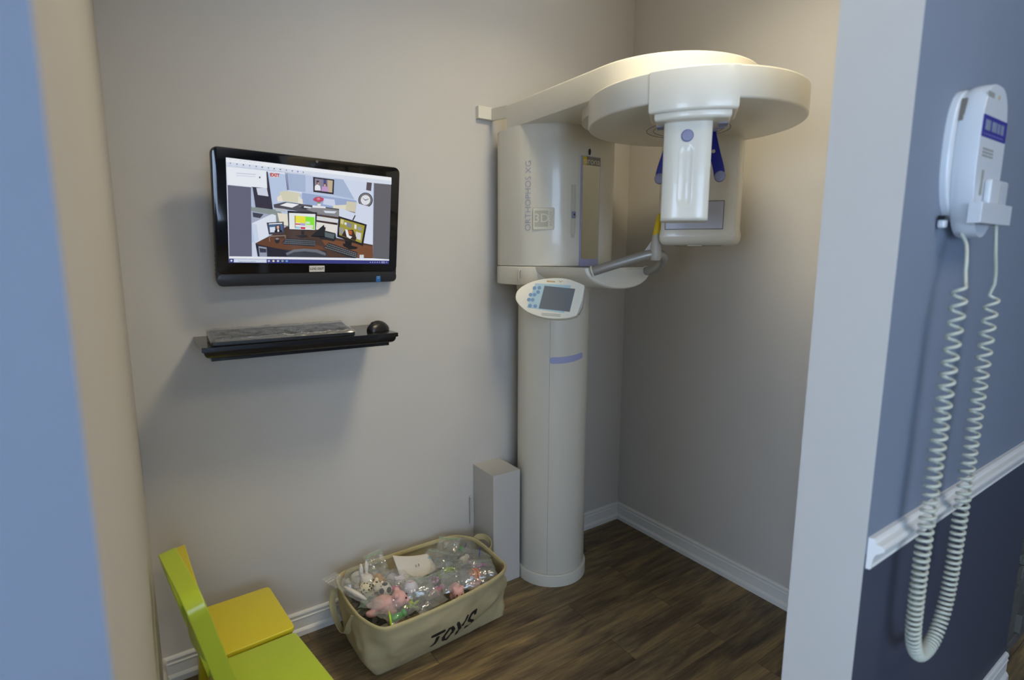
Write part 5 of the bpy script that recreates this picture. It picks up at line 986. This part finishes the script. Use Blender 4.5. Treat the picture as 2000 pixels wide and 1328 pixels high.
bag('clear zip bag over the baseball', (0.735, 1.675, 0.210), 0.12, 0.12, -0.2, 0.032, 7)
bag('large clear zip bag over the fish toy, green strip below the white card', (0.815, 1.660, 0.208), 0.17, 0.13, 0.12, 0.030, 8)
bag('clear zip bag over the small pink bear by the front rim', (0.880, 1.625, 0.212), 0.13, 0.12, -0.35, 0.030, 9)
bag('clear zip bag over the orange basketball', (0.965, 1.650, 0.212), 0.15, 0.13, -0.35, 0.030, 10)
bag('clear zip bag over the grey and teal dinosaur', (0.885, 1.800, 0.212), 0.13, 0.11, -0.9, 0.030, 11)
bag('clear zip bag over the lime green frog', (0.885, 1.735, 0.208), 0.12, 0.11, -0.6, 0.026, 12)
bag('clear zip bag with bright green strip standing at the back wall of the basket', (0.945, 1.835, 0.225), 0.09, 0.09, -0.75, 0.012, 13, tip=0.6)
bag('clear zip bag over the lilac pony at the right rim', (1.000, 1.735, 0.212), 0.12, 0.12, -1.2, 0.026, 14)
bag('clear zip bag in the back right corner over the green toy', (1.000, 1.835, 0.208), 0.10, 0.10, 0.2, 0.030, 15)
bag('clear zip bag right of the yellow green spiky toy at the front rim', (0.735, 1.610, 0.204), 0.12, 0.12, 0.2, 0.024, 17)
bag('clear zip bag wedged at the front rim between the pink bear and the basketball', (0.930, 1.612, 0.206), 0.11, 0.10, -0.4, 0.024, 18)
bag('long clear zip bag poking out over the left rim of the basket', (0.522, 1.722, 0.254), 0.055, 0.25, 0.42, 0.006, 16, zipcol='zipw', tip=0.10)
lumps('paper_roll', 'white rolled paper in the long bag over the left rim', 'paper roll', (0.523, 1.705, 0.253), TM['white'], [((0, 0, 0), .008, .055, (-.42, .92, .10), 0)])

# ================================================================= WALL MOUNTED HAND CONTROL WITH COILED CORD
def phone():
    T = thing('wall_hand_control', 'pale wall mounted x-ray hand control with a long coiled cord on the blue wall', 'hand control', (1.35, YF, 1.43))
    def ov(x0, x1, z0, z1, n=40, pw=2.6, pb=2.3):
        out = []
        for i in range(n):
            a = 2*PI*i/n; c_, s_ = math.cos(a), math.sin(a); p = pw if s_ > 0 else pb
            out.append(((x0+x1)/2+(x1-x0)/2*math.copysign(abs(c_)**(2/p), c_), (z0+z1)/2+(z1-z0)/2*math.copysign(abs(s_)**(2/p), s_)))
        return out
    Fy = Matrix(((1, 0, 0, 0), (0, 0, -1, YF), (0, 1, 0, 0), (0, 0, 0, 1)))     # plan (x,z), depth towards the room
    bm = NB(); slab(bm, ov(1.262, 1.412, 1.470, 1.712), 0.0, 0.013, r=0.004, rb=0, Mx=Fy); obj('back_plate', bm, M['phone'], T)
    body = ov(1.276, 1.420, 1.436, 1.716, pw=3.0, pb=2.1)
    bm = NB(); rings = []
    for k, d in ((0.90, 0.011), (0.96, 0.014), (1.0, 0.021), (1.005, 0.028), (1.0, 0.036), (0.985, 0.046), (0.978, 0.0492), (0.968, 0.050)):
        rings.append([Fy @ Vector((1.348+(x-1.348)*k, 1.581+(z-1.581)*(1-(1-k)*0.5), d)) for x, z in body])
    loft(bm, rings); obj('control_body', bm, M['phone'], T, angle=32)
    F = lambda x, z, d: Fy @ Matrix.Translation((x, z, d))
    bm = NB(); slab(bm, rrect(1.283, 1.414, 1.618, 1.656, 0.002), 0.050, 0.0508, Mx=Fy); ds = obj('display_band', bm, M['violet'], T, smooth=False, label='violet band with grey display digits')
    lcd = mat('grey lcd segments', '7d8796', 0.3)
    for x0, x1 in ((1.296, 1.322), (1.333, 1.356), (1.363, 1.374), (1.381, 1.396)):
        bm = NB(); slab(bm, rrect(x0, x1, 1.630, 1.648, 0.001), 0.0508, 0.0514, Mx=Fy); obj('display_window', bm, lcd, ds, smooth=False)
    bm = NB()
    for k in range(8): box(bm, 1.292+k*0.014, 1.297+k*0.014, 1.6225, 1.6245, 0.0508, 0.0512, Fy)
    obj('print_marks', bm, M['lav'], ds, smooth=False)
    pm = mat('olive grey print', '8b8d84', 0.6)
    bm = NB(); box(bm, 1.294, 1.326, 1.688, 1.697, 0.0499, 0.0503, Fy); obj('print', bm, pm, T, smooth=False)
    bm = NB(); disc(bm, Fy @ Vector((1.352, 1.693, 0.0499)), 0.0042, 0.0005, axis=(0, -1, 0)); obj('print', bm, mat('pale amber mark', 'b09a5c', 0.6), T, smooth=False)
    bm = NB()
    for k in range(3): box(bm, 1.300, 1.358, 1.596-k*0.006, 1.5995-k*0.006, 0.0499, 0.0503, Fy)
    obj('print_rows', bm, pm, T, smooth=False)
    bm = NB(); loft(bm, [[Fy @ Vector(q) for q in ((1.2800+k*0.0065, 1.650+k*0.040, 0.014), (1.2835+k*0.0065, 1.650+k*0.040, 0.014), (1.2835+k*0.0065, 1.650+k*0.040, 0.022), (1.2800+k*0.0065, 1.650+k*0.040, 0.022))] for k in (0, 1)]); obj('side_slot', bm, M['seam'], T, smooth=False)
    bm = NB(); box(bm, 1.268, 1.284, 1.470, 1.478, 0.004, 0.016, Fy); obj('socket', bm, M['black'], T, smooth=False); bm = NB(); slab(bm, rrect(1.270, 1.288, 1.455, 1.471, 0.004), 0.003, 0.015, r=0.003, Mx=Fy); obj('plug', bm, M['phone'], T)
    # cradle
    bm = NB()
    box(bm, 1.276, 1.283, 1.462, 1.500, 0.048, 0.064, Fy); box(bm, 1.440, 1.447, 1.462, 1.500, 0.048, 0.064, Fy)
    box(bm, 1.276, 1.447, 1.462, 1.500, 0.062, 0.067, Fy); box(bm, 1.276, 1.447, 1.462, 1.500, 0.046, 0.050, Fy); obj('cradle', bm, M['phone'], T, smooth=False, bevel=0.0012)
    bm = NB(); slab(bm, rrect(1.330, 1.428, 1.466, 1.545, 0.006), 0.0505, 0.0615, r=0.003, rb=0.003, Mx=Fy); hs = obj('hand_switch', bm, M['phone'], T)
    bm = NB(); slab(bm, rrect(1.376, 1.379, 1.503, 1.537, 0.001), 0.0615, 0.062, Mx=Fy); obj('switch_groove', bm, M['faint'], hs, smooth=False)
    bm = NB(); box(bm, 1.309, 1.318, 1.515, 1.560, 0.050, 0.0515, Fy); obj('print', bm, pm, T, smooth=False)
    # coiled cord
    yc = YF-0.052
    ctr = catmull([(1.272, yc, 1.360), (1.264, yc, 1.20), (1.256, yc, 1.00), (1.247, yc, 0.80), (1.247, yc, 0.70), (1.256, yc, 0.625), (1.290, yc, 0.575), (1.335, yc, 0.562), (1.382, yc, 0.575), (1.418, yc, 0.62),
                   (1.436, yc, 0.69), (1.444, yc, 0.80), (1.452, yc, 1.00), (1.456, yc, 1.20), (1.458, yc, 1.335)], 30)
    ln = [0.0]
    for a, b in zip(ctr[:-1], ctr[1:]): ln.append(ln[-1]+(b-a).length)
    Ltot = ln[-1]
    def at(s):
        lo, hi = 0, len(ln)-1
        while hi-lo > 1:
            md = (lo+hi)//2
            if ln[md] <= s: lo = md
            else: hi = md
        k = (s-ln[lo])/(ln[hi]-ln[lo]); return ctr[lo].lerp(ctr[hi], k), (ctr[hi]-ctr[lo]).normalized()
    pts = []; s = 0.0; phs = 0.0
    while s < Ltot:
        p, tn = at(s); m_ = abs(s/Ltot-0.5)*2; pitch = 0.0095+0.020*m_**1.4
        Rr = 0.0116-0.0006*m_
        u_ = Vector((0, 1, 0)); v_ = tn.cross(u_).normalized()
        en = min(1, s/0.02, (Ltot-s)/0.02)
        pts.append(p+u_*(Rr*en*math.cos(phs))+v_*(Rr*en*math.sin(phs)))
        phs += 2*PI/14; s += pitch/14
    lead = catmull([(1.318, YF-0.028, 1.446), (1.312, YF-0.040, 1.425), (1.290, YF-0.050, 1.395), (1.285, yc, 1.375)], 6)
    tail = catmull([(1.461, yc, 1.345), (1.450, YF-0.054, 1.372), (1.425, YF-0.056, 1.41), (1.405, YF-0.056, 1.467)], 6)
    bm = NB(); tube(bm, lead+pts[6:-6]+tail, 0.0034, 8); obj('coiled_cord', bm, M['cord'], T, angle=180, label='cream coiled cord hanging in a long loop')
phone()
